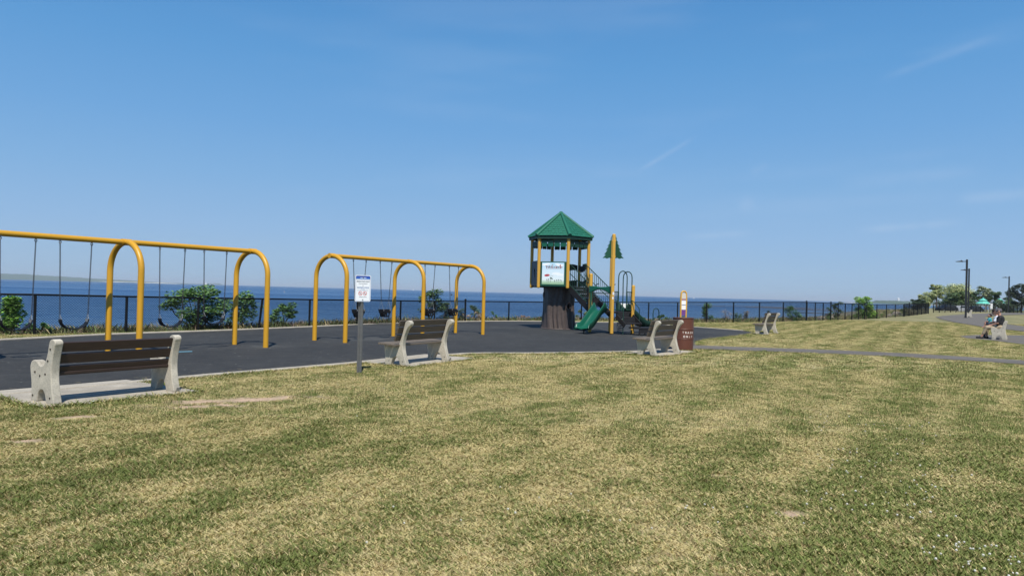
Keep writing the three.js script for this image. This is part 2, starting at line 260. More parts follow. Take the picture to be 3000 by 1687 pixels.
{
  const kerbMat = M.concreteFlat;
  setting('kerb', strip(nearLine, .15, -.05, .036), kerbMat);
  setting('kerb', strip(farLine, .20, -.05, .045), kerbMat);
  setting('kerb', strip(rightLine.slice(14), .15, -.05, .04), kerbMat);
  for (const [x, z, a, l, d] of pads) { const g = new RoundedBoxGeometry(l, .14, d, 2, .012); uvm(g); const m = setting('concrete_pad', uvm(g), kerbMat); m.position.set(x, -.045, z); m.rotation.y = a; }
  const asp = tile(512, 128), blot = tile(512, 5);
  const map = tex(512, (x, y) => { const s = .385 + .16 * (asp(x, y) - .5) + .10 * (blot(x, y) - .5); return [s * 1.04, s * .985, s * .90]; }, { color: true, rx: .5 });
  const asphalt = std([1, 1, 1], .95, { map, bumpMap: concreteBump, bumpScale: .004 });
  const wob = (l, w) => { const L = [], Rr = []; l.forEach(([x, z], i) => { const p = l[Math.max(0, i - 1)], q = l[Math.min(l.length - 1, i + 1)], h = Math.hypot(q[0] - p[0], q[1] - p[1]), nx = -(q[1] - p[1]) / h, nz = (q[0] - p[0]) / h, e = w + .05 * (fbm(i * .9, 1, 2) - .5), f = w + .05 * (fbm(i * .9, 8, 2) - .5); L.push([x + nx * e, z + nz * e]); Rr.unshift([x - nx * f, z - nz * f]); }); return [...L, ...Rr]; };
  setting('asphalt_path', sheet(wob(smoothLine(pathA, 140), .82), .020), asphalt);
  setting('asphalt_pad', sheet(padE, .018), asphalt);
  // winding path laid on the rising lawn
  const far = sheet(pathB, 0), tess = (() => { let list = [far.toNonIndexed()]; const p = list[0].attributes.position, out = []; const cut = (a, b, c, n) => { const L = Math.max(a.distanceTo(b), b.distanceTo(c), c.distanceTo(a)); if (n > 7 || L < 2.5) { out.push(a, b, c); return; } const [p, q, r] = a.distanceTo(b) === L ? [a, b, c] : b.distanceTo(c) === L ? [b, c, a] : [c, a, b], m = p.clone().add(q).multiplyScalar(.5); cut(p, m, r, n + 1); cut(m, q, r, n + 1); }; for (let i = 0; i < p.count; i += 3) cut(V().fromBufferAttribute(p, i), V().fromBufferAttribute(p, i + 1), V().fromBufferAttribute(p, i + 2), 0); const g = new THREE.BufferGeometry().setFromPoints(out.map(v => V(v.x, height(v.x, v.z) + .035, v.z))); g.setAttribute('uv', new THREE.Float32BufferAttribute(out.flatMap(v => [v.x, -v.z]), 2)); g.computeVertexNormals(); return g; })();
  setting('asphalt_path', tess, asphalt);
}
// the bay
{
  const w1 = tile(1024, 12), w2 = tile(1024, 40), w3 = tile(1024, 110);
  const wave = tex(1024, (x, y) => .40 * w1(x, y) + .36 * w2(x, y * 1) + .24 * w3(x, y), { rx: 1 / 90, ry: 1 / 42 });
  const calm = tile(512, 5), ruff = tex(512, (x, y) => { const k = calm(x, y); return [0, .46 + .6 * (k - .5), 0]; }, { rx: 1 / 1300, ry: 1 / 420 });
  const water = new THREE.MeshPhysicalMaterial({ color: lin(1, 1, 1), vertexColors: true, roughness: .75, roughnessMap: ruff, ior: 1.33, specularIntensity: .9, bumpMap: wave, bumpScale: 2.6 });
  const axis = segs => { const r = [segs[0][0]]; for (const [a, b, n] of segs) for (let k = 1; k <= n; k++) r.push(a + (b - a) * k / n); return r; };
  const xs = axis([[-26000, -2500, 6], [-2500, -420, 16], [-420, 420, 300], [420, 2500, 16], [2500, 26000, 6]]), zs = axis([[40, -22, 20], [-22, -140, 128], [-140, -420, 110], [-420, -1200, 40], [-1200, -26000, 20]]), pos = [], uv = [], col = [], idx = [];
  const deep = [.033, .092, .205], shallow = [.105, .178, .275];
  zs.forEach((z, j) => xs.forEach((x, i) => {
    const fade = sstep(620, 300, Math.hypot(x, z)), w = fade <= 0 ? 0 : fade * (.40 * (fbm(x * .07 + z * .012, z * .22, 3) - .5) + .20 * (vnoise(x * .25 + 3, z * .6) - .5)), e = seaDist(x, z), sh = e > 200 ? 0 : sstep(75, 8, e + 26 * (fbm(x * .03, z * .05, 3) - .5));
    pos.push(x, SEA + w, z); uv.push(x, z); const v = .86 + .28 * fbm(x * .004 + 7, z * .012, 3); col.push(...[0, 1, 2].map(k => lerp(deep[k] * v, shallow[k], sh * .8)));
    if (i && j) { const a = (j - 1) * xs.length + i - 1, d = a + xs.length; idx.push(a, d, a + 1, d, d + 1, a + 1); }
  }));
  const g = new THREE.BufferGeometry(); g.setAttribute('position', new THREE.Float32BufferAttribute(pos, 3)); g.setAttribute('uv', new THREE.Float32BufferAttribute(uv, 2)); g.setAttribute('color', new THREE.Float32BufferAttribute(col, 3)); g.setIndex(idx); g.computeVertexNormals(); if (g.attributes.normal.getY(0) < 0) { g.setIndex(idx.map((_, i) => idx[i - i % 3 + 2 - i % 3])); g.computeVertexNormals(); }
  setting('sea', g, water);
  // mud banks bared by the tide
  const mud = std([.15, .115, .085], .95, { map: grit });
  const bank = (u0, v0, u1, v1, w, seed) => { const a = ground(u0, v0, SEA), b = ground(u1, v1, SEA), n = 40, L = [], Rr = []; for (let i = 0; i <= n; i++) { const t = i / n, k = Math.sin(Math.PI * t) ** .6 * w * (.5 + fbm(t * 6, seed, 3)), x = lerp(a.x, b.x, t), z = lerp(a.z, b.z, t) + 8 * (fbm(t * 4, seed + 5, 2) - .5); L.push([x, z - k]); Rr.unshift([x, z + k * .8]); } const s = shapeOf([...L, ...Rr].map(([x, z]) => [x, -z])); const g = new THREE.ExtrudeGeometry(s, { depth: .25, bevelEnabled: false }); g.rotateX(-Math.PI / 2); g.translate(0, SEA - .12, 0); setting('mud_bank', uvm(g, .2), mud); };
  bank(2012, 890.5, 2085, 896, 10, 1); bank(2180, 899.5, 2460, 907, 13, 2); bank(2290, 906, 2480, 912, 6, 3); bank(2330, 916, 2470, 921, 4, 4); bank(2060, 896.5, 2300, 900.5, 2.5, 6);
}
// land across the water
function farLand(name, az0, az1, dist, depth, profile, mat, seed) {
  const n = 160, m = 10, pos = [], idx = [];
  for (let i = 0; i <= n; i++) for (let j = 0; j <= m; j++) { const t = i / n, u = lerp(az0, az1, t), r = ray(u, 840), k = 1 / Math.hypot(r.x, r.z), s = j / m, D = dist + depth * (s - .15) + 150 * (fbm(t * 9, seed, 3) - .5), hh = profile(t); const y = SEA - 1 + (hh * Math.sin(Math.PI * Math.min(1, s * 1.15) * .5) ** .8) * (s < .02 ? 0 : 1) * (.86 + .3 * fbm(t * 38, s * 5 + seed, 4)) * (s > .9 ? .6 : 1) + (hh > 2 && s > .1 ? 5 * (fbm(t * 220, s * 14 + seed, 2) - .4) * Math.min(1, hh / 14) : 0); pos.push(r.x * k * D, y, r.z * k * D); if (i && j) { const a = (i - 1) * (m + 1) + j - 1, b = a + m + 1; idx.push(a, a + 1, b, b, a + 1, b + 1); } }
  const g = new THREE.BufferGeometry(); g.setAttribute('position', new THREE.Float32BufferAttribute(pos, 3)); g.setIndex(idx); g.computeVertexNormals(); if (g.attributes.normal.getY(5) < 0) { g.setIndex(idx.map((_, i) => idx[i - i % 3 + 2 - i % 3])); g.computeVertexNormals(); } g.setAttribute('uv', new THREE.BufferAttribute(new Float32Array(pos.length / 3 * 2), 2));
  return setting(name, g, mat);
}
const woods = std([.050, .085, .040], 1), sand = std([.50, .44, .34], 1);
scene.fog = new THREE.FogExp2(new THREE.Color(.80, .90, 1), 1.15e-4);   // summer haze over the bay
farLand('hills', -420, 560, 6000, 1500, t => { const u = lerp(-420, 560, t); return (u < 60 ? lerp(56, 45, clamp((u + 420) / 480)) : lerp(45, 7, clamp((u - 60) / 440))) * sstep(1, .97, t); }, woods, 3);
farLand('beach', -420, 560, 5900, 60, t => 6 * sstep(1, .9, t), std([.62, .57, .48], 1), 4);
farLand('headland', 420, 655, 9000, 900, t => 14 * sstep(0, .1, t) * sstep(1, .93, t) * (.55 + .8 * sstep(.7, .9, t)), woods, 9);
farLand('headland', 2540, 3120, 2600, 500, t => 11 * sstep(0, .06, t), woods, 12);
farLand('beach', 2430, 3120, 2540, 40, t => 2.4 * sstep(0, .1, t), sand, 14);

// ---------------------------------------------------------------- swings
function swingSet(label, centres, topY, spread) {
  const [p0, p1] = [centres[0], centres[centres.length - 1]], dx = p1[0] - p0[0], dz = p1[1] - p0[1], len = Math.hypot(dx, dz);
  const t = thing('swing_frame', label, 'swing frame', [p0[0], 0, p0[1]], AX(dx, dz), 'yellow arched swing frames');
  const r = .0625, h = topY - r, R = spread / 2, path = [];
  for (let k = 0; k <= 10; k++) path.push([0, lerp(0, h - R, k / 10), -R]);
  for (let k = 1; k < 24; k++) { const a = Math.PI * k / 24; path.push([0, h - R + R * Math.sin(a), -R * Math.cos(a)]); }
  for (let k = 0; k <= 10; k++) path.push([0, lerp(h - R, 0, k / 10), R]);
  const ag = tube(path, r, 110, 18), collar = rod(V(-.10, h, 0), V(.10, h, 0), .068, 20);
  const decal = std([.75, .75, .72], .5);
  centres.forEach(([x, z], i) => {
    const s = Math.hypot(x - p0[0], z - p0[1]), a = part(t, 'arch', ag, M.yellow); a.position.x = s;
    const c = part(a, 'beam_collar', collar, M.yellow);
    const lab = part(a, 'warning_label', box(.01, .11, .045, .060, 1.44, R), decal);
  });
  for (let i = 0; i < centres.length - 1; i++) {
    const a = Math.hypot(centres[i][0] - p0[0], centres[i][1] - p0[1]), b = Math.hypot(centres[i + 1][0] - p0[0], centres[i + 1][1] - p0[1]);
    part(t, 'beam', rod(V(a + .02, h, 0), V(b - .02, h, 0), .057, 20), M.yellow);
  }
  return { t, h, at: s => [p0[0] + dx / len * s, p0[1] + dz / len * s], turn: t.rotation.y, len };
}
const sw1 = swingSet('yellow arched swing frame with flat black belt seats beside the brown slatted bench', [[-9.86, -13.06], [-8.15, -15.66], [-6.40, -18.28]], 2.40, 1.2);
const sw2 = swingSet('yellow arched swing frame with black bucket seats behind the smoke-free sign', [[-4.99, -20.52], [-3.24, -23.32], [-1.47, -26.1]], 2.44, 1.18);
function alongBeam(sw, u) { let a = 0, b = sw.len; for (let k = 0; k < 40; k++) { const m = (a + b) / 2, [x, z] = sw.at(m); uOf(x, sw.h, z) < u ? a = m : b = m; } return (a + b) / 2; }
// chain of separate links hanging from the origin down to (dx, -L, dz)
const linkGeo = new THREE.TorusGeometry(.0155, .0050, 5, 10); linkGeo.scale(.8, 1.6, 1);
function chainGeo(to) {
  const L = to.length(), n = Math.round(L / .040), out = [], q = new THREE.Quaternion().setFromUnitVectors(V(0, -1, 0), to.clone().normalize());
  for (let i = 0; i < n; i++) { const g = linkGeo.clone(); g.rotateY(i % 2 ? Math.PI / 2 + .3 : .3); g.translate(0, -(i + .5) * L / n, 0); out.push(g); }
  const g = merge(out); g.applyQuaternion(q); return g;
}
const hangerGeo = merge([rod(V(0, .075, 0), V(0, -.03, 0), .016, 8), new THREE.TorusGeometry(.022, .008, 6, 12).translate(0, -.045, 0), box(.03, .05, .05, 0, .02, 0)]);
function swing(kind, name, label, group, x, z, turn, top, seatY, half) {
  const t = thing(name, label, 'swing', [x, seatY, z], turn, group), H = top - seatY;   // origin at the seat's lowest point
  const hang = .31, y1 = H - .10;
  if (kind === 'belt') {
    const W = .265, sag = .19, n = 24, pos = [], idx = [], shape = s => [W * Math.sin(s * Math.PI / 2) * (1), sag * Math.abs(s) ** 2.1];
    for (let i = 0; i <= n; i++) { const s = i / n * 2 - 1, [px, py] = shape(s), [qx, qy] = shape(Math.min(1, s + .02)), a = Math.atan2(qy - shape(s - .02)[1], qx - shape(s - .02)[0]), w = .068 - .012 * Math.abs(s), th = .007; for (const [zz, k] of [[-w, 1], [w, 1], [w, -1], [-w, -1]]) pos.push(px - Math.sin(a) * th * k, py + Math.cos(a) * th * k + th, zz); if (i) for (let k = 0; k < 4; k++) { const A = (i - 1) * 4 + k, B = (i - 1) * 4 + (k + 1) % 4, C = A + 4, D = B + 4; idx.push(A, C, B, B, C, D); } }
    idx.push(0, 1, 2, 0, 2, 3, n * 4, n * 4 + 2, n * 4 + 1, n * 4, n * 4 + 3, n * 4 + 2);
    const g = new THREE.BufferGeometry(); g.setAttribute('position', new THREE.Float32BufferAttribute(pos, 3)); g.setIndex(idx); const ng = g.toNonIndexed(); ng.computeVertexNormals();
    part(t, 'seat', uvm(ng), M.rubberSeat);
    for (const s of [-1, 1]) {
      const e = V(s * .275, sag + .10, 0);
      part(t, 'clamp', merge([rod(V(s * .262, sag - .005, -.05), e, .006, 6), rod(V(s * .262, sag - .005, .05), e, .006, 6), box(.012, .06, .085, s * .255, sag - .02, 0)]), M.galv);
      const a = V(s * hang, y1, 0), c = part(t, 'chain', chainGeo(e.clone().sub(a)), M.chain); c.position.copy(a);
      const hg = part(t, 'hanger', hangerGeo, M.galv); hg.position.set(s * hang, H - .045, 0);
    }
  } else {
    // bucket: four walls with leg openings, crotch strap, rolled rim
    const face = hole => { const s = shapeOf([[-.155, .235], [-.14, .10], [-.10, .02], [-.06, 0], [.06, 0], [.10, .02], [.14, .10], [.155, .235]]); if (hole) { for (const k of [-1, 1]) { const h = new THREE.Path(); h.setFromPoints([[.022, .035], [.075, .045], [.098, .11], [.075, .15], [.035, .14]].map(([a, b]) => new THREE.Vector2(a * k, b))); s.holes.push(h); } } return plate(s, .022, .006); };
    part(t, 'seat_front', uvm(face(true).rotateX(-.12).translate(0, 0, .085)), M.rubberSeat);
    part(t, 'seat_back', uvm(face(false).rotateX(.12).translate(0, 0, -.085)), M.rubberSeat);
    for (const s of [-1, 1]) part(t, 'seat_side', uvm(plate(shapeOf([[-.10, .235], [-.08, .12], [.08, .12], [.10, .235]]), .02, .005).rotateY(Math.PI / 2).rotateZ(-s * .1).translate(s * .150, 0, 0)), M.rubberSeat);
    part(t, 'seat_base', box(.14, .02, .19, 0, .012, 0, .006), M.rubberSeat);
    for (const s of [-1, 1]) {
      const e = V(s * .165, .48, 0), a = V(s * hang * .84, y1, 0);
      part(t, 'chain_spreader', merge([rod(V(s * .155, .225, .085), e, .005, 6), rod(V(s * .155, .225, -.085), e, .005, 6), box(.03, .05, .03, s * .152, .21, .085), box(.03, .05, .03, s * .152, .21, -.085)]), M.galv);
      const c = part(t, 'chain', chainGeo(e.clone().sub(a)), M.chain); c.position.copy(a);
      const hg = part(t, 'hanger', hangerGeo, M.galv); hg.position.set(a.x, H - .045, 0);
    }
  }
  return t;
}
// belt swings by the pixel column of their middle
for (const [u, label, dy] of [[52, 'black belt swing in front of the leafy shrub at the fence corner post', 0], [222, 'black belt swing hanging over open water view beside the yellow middle arch', 0], [505, 'black belt swing beside the middle arch in front of the bushy sapling', -.01], [631, 'black belt swing next to the end arch of the belt swing frame', .03]]) {
  const s = alongBeam(sw1, u), [x, z] = sw1.at(s); swing('belt', 'belt_swing', label, 'belt swings', x, z, sw1.turn + .05, sw1.h, .54 + dy, .3);
}
for (const [u, label] of [[1054, 'black bucket swing partly hidden by the smoke-free sign post'], [1131, 'black bucket swing between the sign post and the middle arch'], [1260, 'black bucket swing just past the middle arch, over the slatted bench back'], [1330, 'black bucket swing against the last arch of the bucket swing frame']]) {
  const s = alongBeam(sw2, u), [x, z] = sw2.at(s); swing('bucket', 'bucket_swing', label, 'bucket swings', x, z, sw2.turn, sw2.h, .66, .3);
}

// ---------------------------------------------------------------- benches
const endA = (() => { const g = plate(shapeOf([[.06, .01], [.07, 0], [.21, 0], [.225, .04], [.25, .11], [.31, .155], [.375, .145], [.42, .085], [.44, .02], [.455, 0], [.63, 0], [.635, .02], [.60, .13], [.565, .27], [.555, .40], [.575, .55], [.615, .70], [.632, .755], [.615, .79], [.56, .805], [.505, .785], [.475, .71], [.445, .60], [.39, .50], [.32, .455], [.26, .465], [.20, .505], [.13, .52], [.06, .50], [.025, .44], [.035, .35], [.06, .25], [.07, .12]], true), .105, .012); g.rotateY(-Math.PI / 2); g.translate(0, 0, -.33); return uvm(g); })();
const endB = (() => { const g = plate(shapeOf([[.05, .01], [.06, 0], [.19, 0], [.205, .04], [.24, .12], [.30, .16], [.36, .14], [.40, .07], [.42, 0], [.57, 0], [.575, .02], [.535, .12], [.49, .26], [.47, .40], [.495, .55], [.555, .70], [.60, .765], [.645, .80], [.655, .845], [.625, .885], [.57, .89], [.525, .86], [.495, .76], [.45, .60], [.405, .48], [.375, .405], [.35, .397], [.05, .397], [.02, .385], [.015, .34], [.035, .24], [.05, .12]], true), .11, .012); g.rotateY(-Math.PI / 2); g.translate(0, 0, -.31); return uvm(g); })();
const plankGeos = {};
const plank = (L, w, th, k) => plankGeos[[L, w, th, k]] ??= uvm(new RoundedBoxGeometry(L, w, th, 1, .006), 1, k * 1.37, k * .41);
function bench(s, label, wood, wood2, group) {
  const t = thing('park_bench', label, 'bench', [s.x, s.y ?? .046, s.z], s.a, group), A = s.kind === 'A', half = A ? .81 : .75;
  if (s.scale) t.scale.setScalar(s.scale);
  for (const sx of [-1, 1]) {
    const e = part(t, 'concrete_end', A ? endA : endB, M.concrete); e.position.x = sx * half;
    const bolts = A ? [[.16, .37], [.285, .33], [.42, .36], [.475, .53], [.53, .68], [.12, .07], [.55, .07]] : [[.15, .08], [.49, .08]];
    if (A) for (const [q, h] of bolts) { const b = part(e, 'bolt', rod(V(sx * .045, h, q - .33), V(sx * .060, h, q - .33), .013, 8), M.bolt); }
    else for (const [q, h] of bolts) part(e, 'bolt', rod(V(-.060, h, q - .31), V(.060, h, q - .31), .010, 8), M.bolt);
  }
  const plate_ = part(t, 'badge', box(.05, .07, .006, half, .085, A ? .296 : .255, 0), M.galv); plate_.rotation.x = A ? .2 : .22; plate_.position.set(0, .0, .02);
  const L = A ? 1.52 : 1.88;
  for (let k = 0; k < 3; k++) { // back planks
    const p = part(t, 'back_plank', plank(L, A ? .126 : .122, .04, k), wood), v = A ? [[.44, .40], [.485, .555], [.53, .705]][k] : [[.415, .545], [.462, .695], [.505, .835]][k];
    p.position.set(0, v[1], v[0] - (A ? .325 : .31) + (A ? .02 : -.028)); p.rotation.x = A ? .28 : .30;
  }
  for (let k = 0; k < 3; k++) { const p = part(t, 'seat_plank', plank(L, .138, .038, k + 3), wood2); p.rotation.x = Math.PI / 2 + (A ? .07 : .03); p.position.set(0, (A ? .385 : .418) - k * .008, (A ? -.205 : -.31 + .035) + k * .150); }
  return t;
}
bench(benchSpots[0], 'concrete-ended bench with dark brown painted slats and curved armrests on the kerb slab', M.brownWood, M.brownWood);
bench(benchSpots[1], 'weathered grey slat bench with scroll-topped concrete supports behind the smoke-free sign', M.darkGreyWood, M.greyWood, 'weathered benches without armrests');
bench({ ...benchSpots[2] }, 'weathered grey slat bench with scroll-topped concrete supports beside the trash barrel', M.darkGreyWood, M.greyWood, 'weathered benches without armrests');
bench({ ...benchSpots[3] }, 'weathered slat bench on the tip of the play surface between two lawns', M.darkGreyWood, M.greyWood, 'weathered benches without armrests');
bench({ ...benchSpots[4], y: .019 }, 'concrete-ended bench with people sitting on it on the asphalt pad', M.greyWood, M.greyWood);
bench({ ...benchSpots[5], y: height(48.3, -78.6) }, 'small pale concrete-ended bench beside the tall black lamp post', M.greyWood, M.greyWood);

// ---------------------------------------------------------------- smoke-free sign
{
  const p = ground(1052, 1094), t = thing('sign_post', 'white smoke-free sign with blue top on a grey metal post in the grass', 'sign', [p.x, -.03, p.z], .75);
  const ch = shapeOf([[-.045, -.012], [-.045, -.006], [-.022, -.006], [-.014, .026], [.014, .026], [.022, -.006], [.045, -.006], [.045, -.012], [.018, -.012], [.011, .020], [-.011, .020], [-.018, -.012]].map(([a, b]) => [a, -b]));
  const g = new THREE.ExtrudeGeometry(ch, { depth: 1.75, bevelEnabled: false }); g.rotateX(-Math.PI / 2);
  part(t, 'post', uvm(g, 1), M.postSteel).scale.set(1.1, 1, 1.1);
  const W = .318, H = .462, map = canvas(512, 768, (c, w, h) => {
    c.fillStyle = '#f4f7fa'; c.fillRect(0, 0, w, h);
    const gr = c.createLinearGradient(0, 24, 0, 115); gr.addColorStop(0, '#1f3fa0'); gr.addColorStop(.75, '#3e6fc4'); gr.addColorStop(1, '#a9c6ea'); c.fillStyle = gr; c.fillRect(26, 24, w - 52, 92);
    c.fillStyle = '#dfeaf7'; c.beginPath(); c.ellipse(260, 78, 110, 12, 0, 0, 7); c.fill();
    c.strokeStyle = '#26407f'; c.lineWidth = 7; c.beginPath(); c.roundRect(22, 20, w - 44, h - 40, 44); c.stroke(); c.fillStyle = '#26407f'; c.fillRect(24, 114, w - 48, 8);
    c.textAlign = 'center'; c.fillStyle = '#23304f'; c.font = 'italic bold 66px sans-serif'; c.fillText('BREATHE EASY', w / 2, 205, 430);
    c.fillStyle = '#6a6f78'; c.font = 'bold 42px sans-serif'; c.fillText('THIS PROPERTY', w / 2, 264, 300); c.fillText('IS', w / 2, 320);
    c.fillStyle = '#2f5f9c'; c.font = 'bold 68px sans-serif'; c.fillText('SMOKE-FREE', w / 2, 388, 400);
    c.fillStyle = '#2b4a80'; c.font = 'bold 24px sans-serif'; c.fillText('INCLUDING', w / 2, 422, 160); c.fillText('ELECTRONIC SMOKING DEVICES', w / 2, 450, 420);
    for (const x of [176, 326]) { c.strokeStyle = '#c22a2e'; c.lineWidth = 14; c.beginPath(); c.arc(x, 530, 56, 0, 7); c.moveTo(x - 40, 490); c.lineTo(x + 40, 570); c.stroke(); c.fillStyle = '#30343a'; c.fillRect(x - 34, 530, 60, 12); c.fillRect(x - 4, 505, 8, 20); }
    c.fillStyle = '#22262e'; c.font = 'bold 40px sans-serif'; c.fillText('Tobacco-Free', w / 2, 648, 260); c.fillStyle = '#8a4f6a'; c.font = '18px sans-serif';
  });
  const s = new THREE.Shape(); const r = .035, x0 = -W / 2, y0 = -H / 2; s.moveTo(x0 + r, y0); s.lineTo(-x0 - r, y0); s.quadraticCurveTo(-x0, y0, -x0, y0 + r); s.lineTo(-x0, -y0 - r); s.quadraticCurveTo(-x0, -y0, -x0 - r, -y0); s.lineTo(x0 + r, -y0); s.quadraticCurveTo(x0, -y0, x0, -y0 - r); s.lineTo(x0, y0 + r); s.quadraticCurveTo(x0, y0, x0 + r, y0);
  const face = new THREE.ShapeGeometry(s, 8), q = face.attributes.position, uv = face.attributes.uv; for (let i = 0; i < q.count; i++) uv.setXY(i, q.getX(i) / W + .5, q.getY(i) / H + .5);
  const back = part(t, 'sign_panel', uvm(new THREE.ExtrudeGeometry(s, { depth: .003, bevelEnabled: false })), M.galv); back.position.set(0, 1.53, .037);
  const f = part(back, 'printed_face', face, std([1, 1, 1], .45, { map })); f.position.z = .0045;
  for (const y of [.19, -.20]) part(back, 'bolt', rod(V(0, y, .003), V(0, y, .012), .009, 8), M.bolt);
}

// ---------------------------------------------------------------- trash barrel
{
  const c = ground(2003, 1027), t = thing('trash_barrel', 'brown steel drum lettered in white stencil beside the weathered bench', 'trash barrel', [c.x, .03, c.z - .1], 0);
  const R = .287, prof = [[0, 0], [R - .01, 0], [R, .012], [R, .29], [R + .006, .297], [R + .012, .305], [R + .006, .313], [R, .32], [R, .56], [R + .006, .567], [R + .012, .575], [R + .006, .583], [R, .59], [R, .865], [R + .010, .872], [R + .010, .885], [R - .004, .888], [R - .012, .87], [R - .012, .03], [0, .03]];
  const map = canvas(2048, 1024, (x, w, h) => {
    x.fillStyle = '#60382a'; x.fillRect(0, 0, w, h); const r = rng(8);
    for (let k = 0; k < 500; k++) { x.fillStyle = `rgba(${40 + r() * 90 | 0},${25 + r() * 50 | 0},${15 + r() * 30 | 0},${.05 + .12 * r()})`; x.fillRect(r() * w, r() * h, 4 + r() * 60, 2 + r() * 8); }
    x.fillStyle = '#e4ddd2'; x.textAlign = 'center'; x.font = 'bold 92px sans-serif';
    [...'TRASH'].forEach((ch, i) => x.fillText(ch, 1024 + (i - 2) * 84, 500)); [...'ONLY'].forEach((ch, i) => x.fillText(ch, 1024 + (i - 1.5) * 90, 625));
    x.fillStyle = '#60382a'; for (let i = -2; i <= 2; i++) { x.fillRect(1024 + i * 84 - 3, 420, 5, 90); x.fillRect(1024 + (i - .1) * 90 + 42, 545, 5, 90); }
  });
  const lathe = new THREE.LatheGeometry(prof.map(p => new THREE.Vector2(...p)), 48), uv = lathe.attributes.uv, q = lathe.attributes.position;
  for (let i = 0; i < q.count; i++) uv.setXY(i, uv.getX(i), q.getY(i) / .888);
  const b = part(t, 'drum', lathe, std([1, 1, 1], .5, { map })); b.rotation.y = Math.PI + .30;
  part(t, 'rim', new THREE.TorusGeometry(R + .003, .012, 8, 48).rotateX(Math.PI / 2).translate(0, .882, 0), std([.10, .045, .028], .5));
}
// ---------------------------------------------------------------- yellow looped playground panel
{
  const d = 26.2, r = ray(2003, 900), x = r.x / -r.z * d, t = thing('notice_stand', 'yellow looped tube stand holding white and purple notices behind the trash barrel', 'sign', [x, .012, -d], .3);
  const w = .105, top = 1.72, pts = [[-w, 0, 0], [-w, .8, 0], [-w, 1.55, 0], [-w * .75, top - .06, 0], [0, top - .03, 0], [w * .75, top - .06, 0], [w, 1.55, 0], [w, .8, 0], [w, 0, 0]];
  part(t, 'frame', tube(pts, .031, 60, 12), M.yellowPlay);
  const label = (y, h, bg, draw) => part(t, 'notice_panel', box(w * 1.72, h, .012, 0, y, .01), std([1, 1, 1], .5, { map: canvas(128, 128, (c) => { c.fillStyle = bg; c.fillRect(0, 0, 128, 128); draw(c); }) }));
  label(1.53, .19, '#cfc8bf', c => { c.fillStyle = '#fbfbfb'; c.beginPath(); c.arc(64, 64, 56, 0, 7); c.fill(); c.fillStyle = '#8d8f94'; c.fillRect(58, 40, 12, 50); });
  label(1.40, .05, '#b98a86', c => { });
  label(1.29, .14, '#f2f1f0', c => { c.fillStyle = '#8f95a0'; for (let k = 0; k < 4; k++) c.fillRect(14, 20 + k * 26, 100, 8); });
  label(1.12, .15, '#f0ece8', c => { c.fillStyle = '#c9c2bd'; for (let k = 0; k < 5; k++) c.fillRect(14, 16 + k * 22, 96, 6); });
  label(.94, .20, '#6b3f86', c => { c.fillStyle = '#d9c8e6'; c.fillRect(14, 10, 100, 14); c.beginPath(); c.arc(64, 70, 12, 0, 7); c.fill(); });
  part(t, 'notice_panel', box(w * .8, .2, .012, 0, .72, .01), std([.06, .07, .08], .5));
}

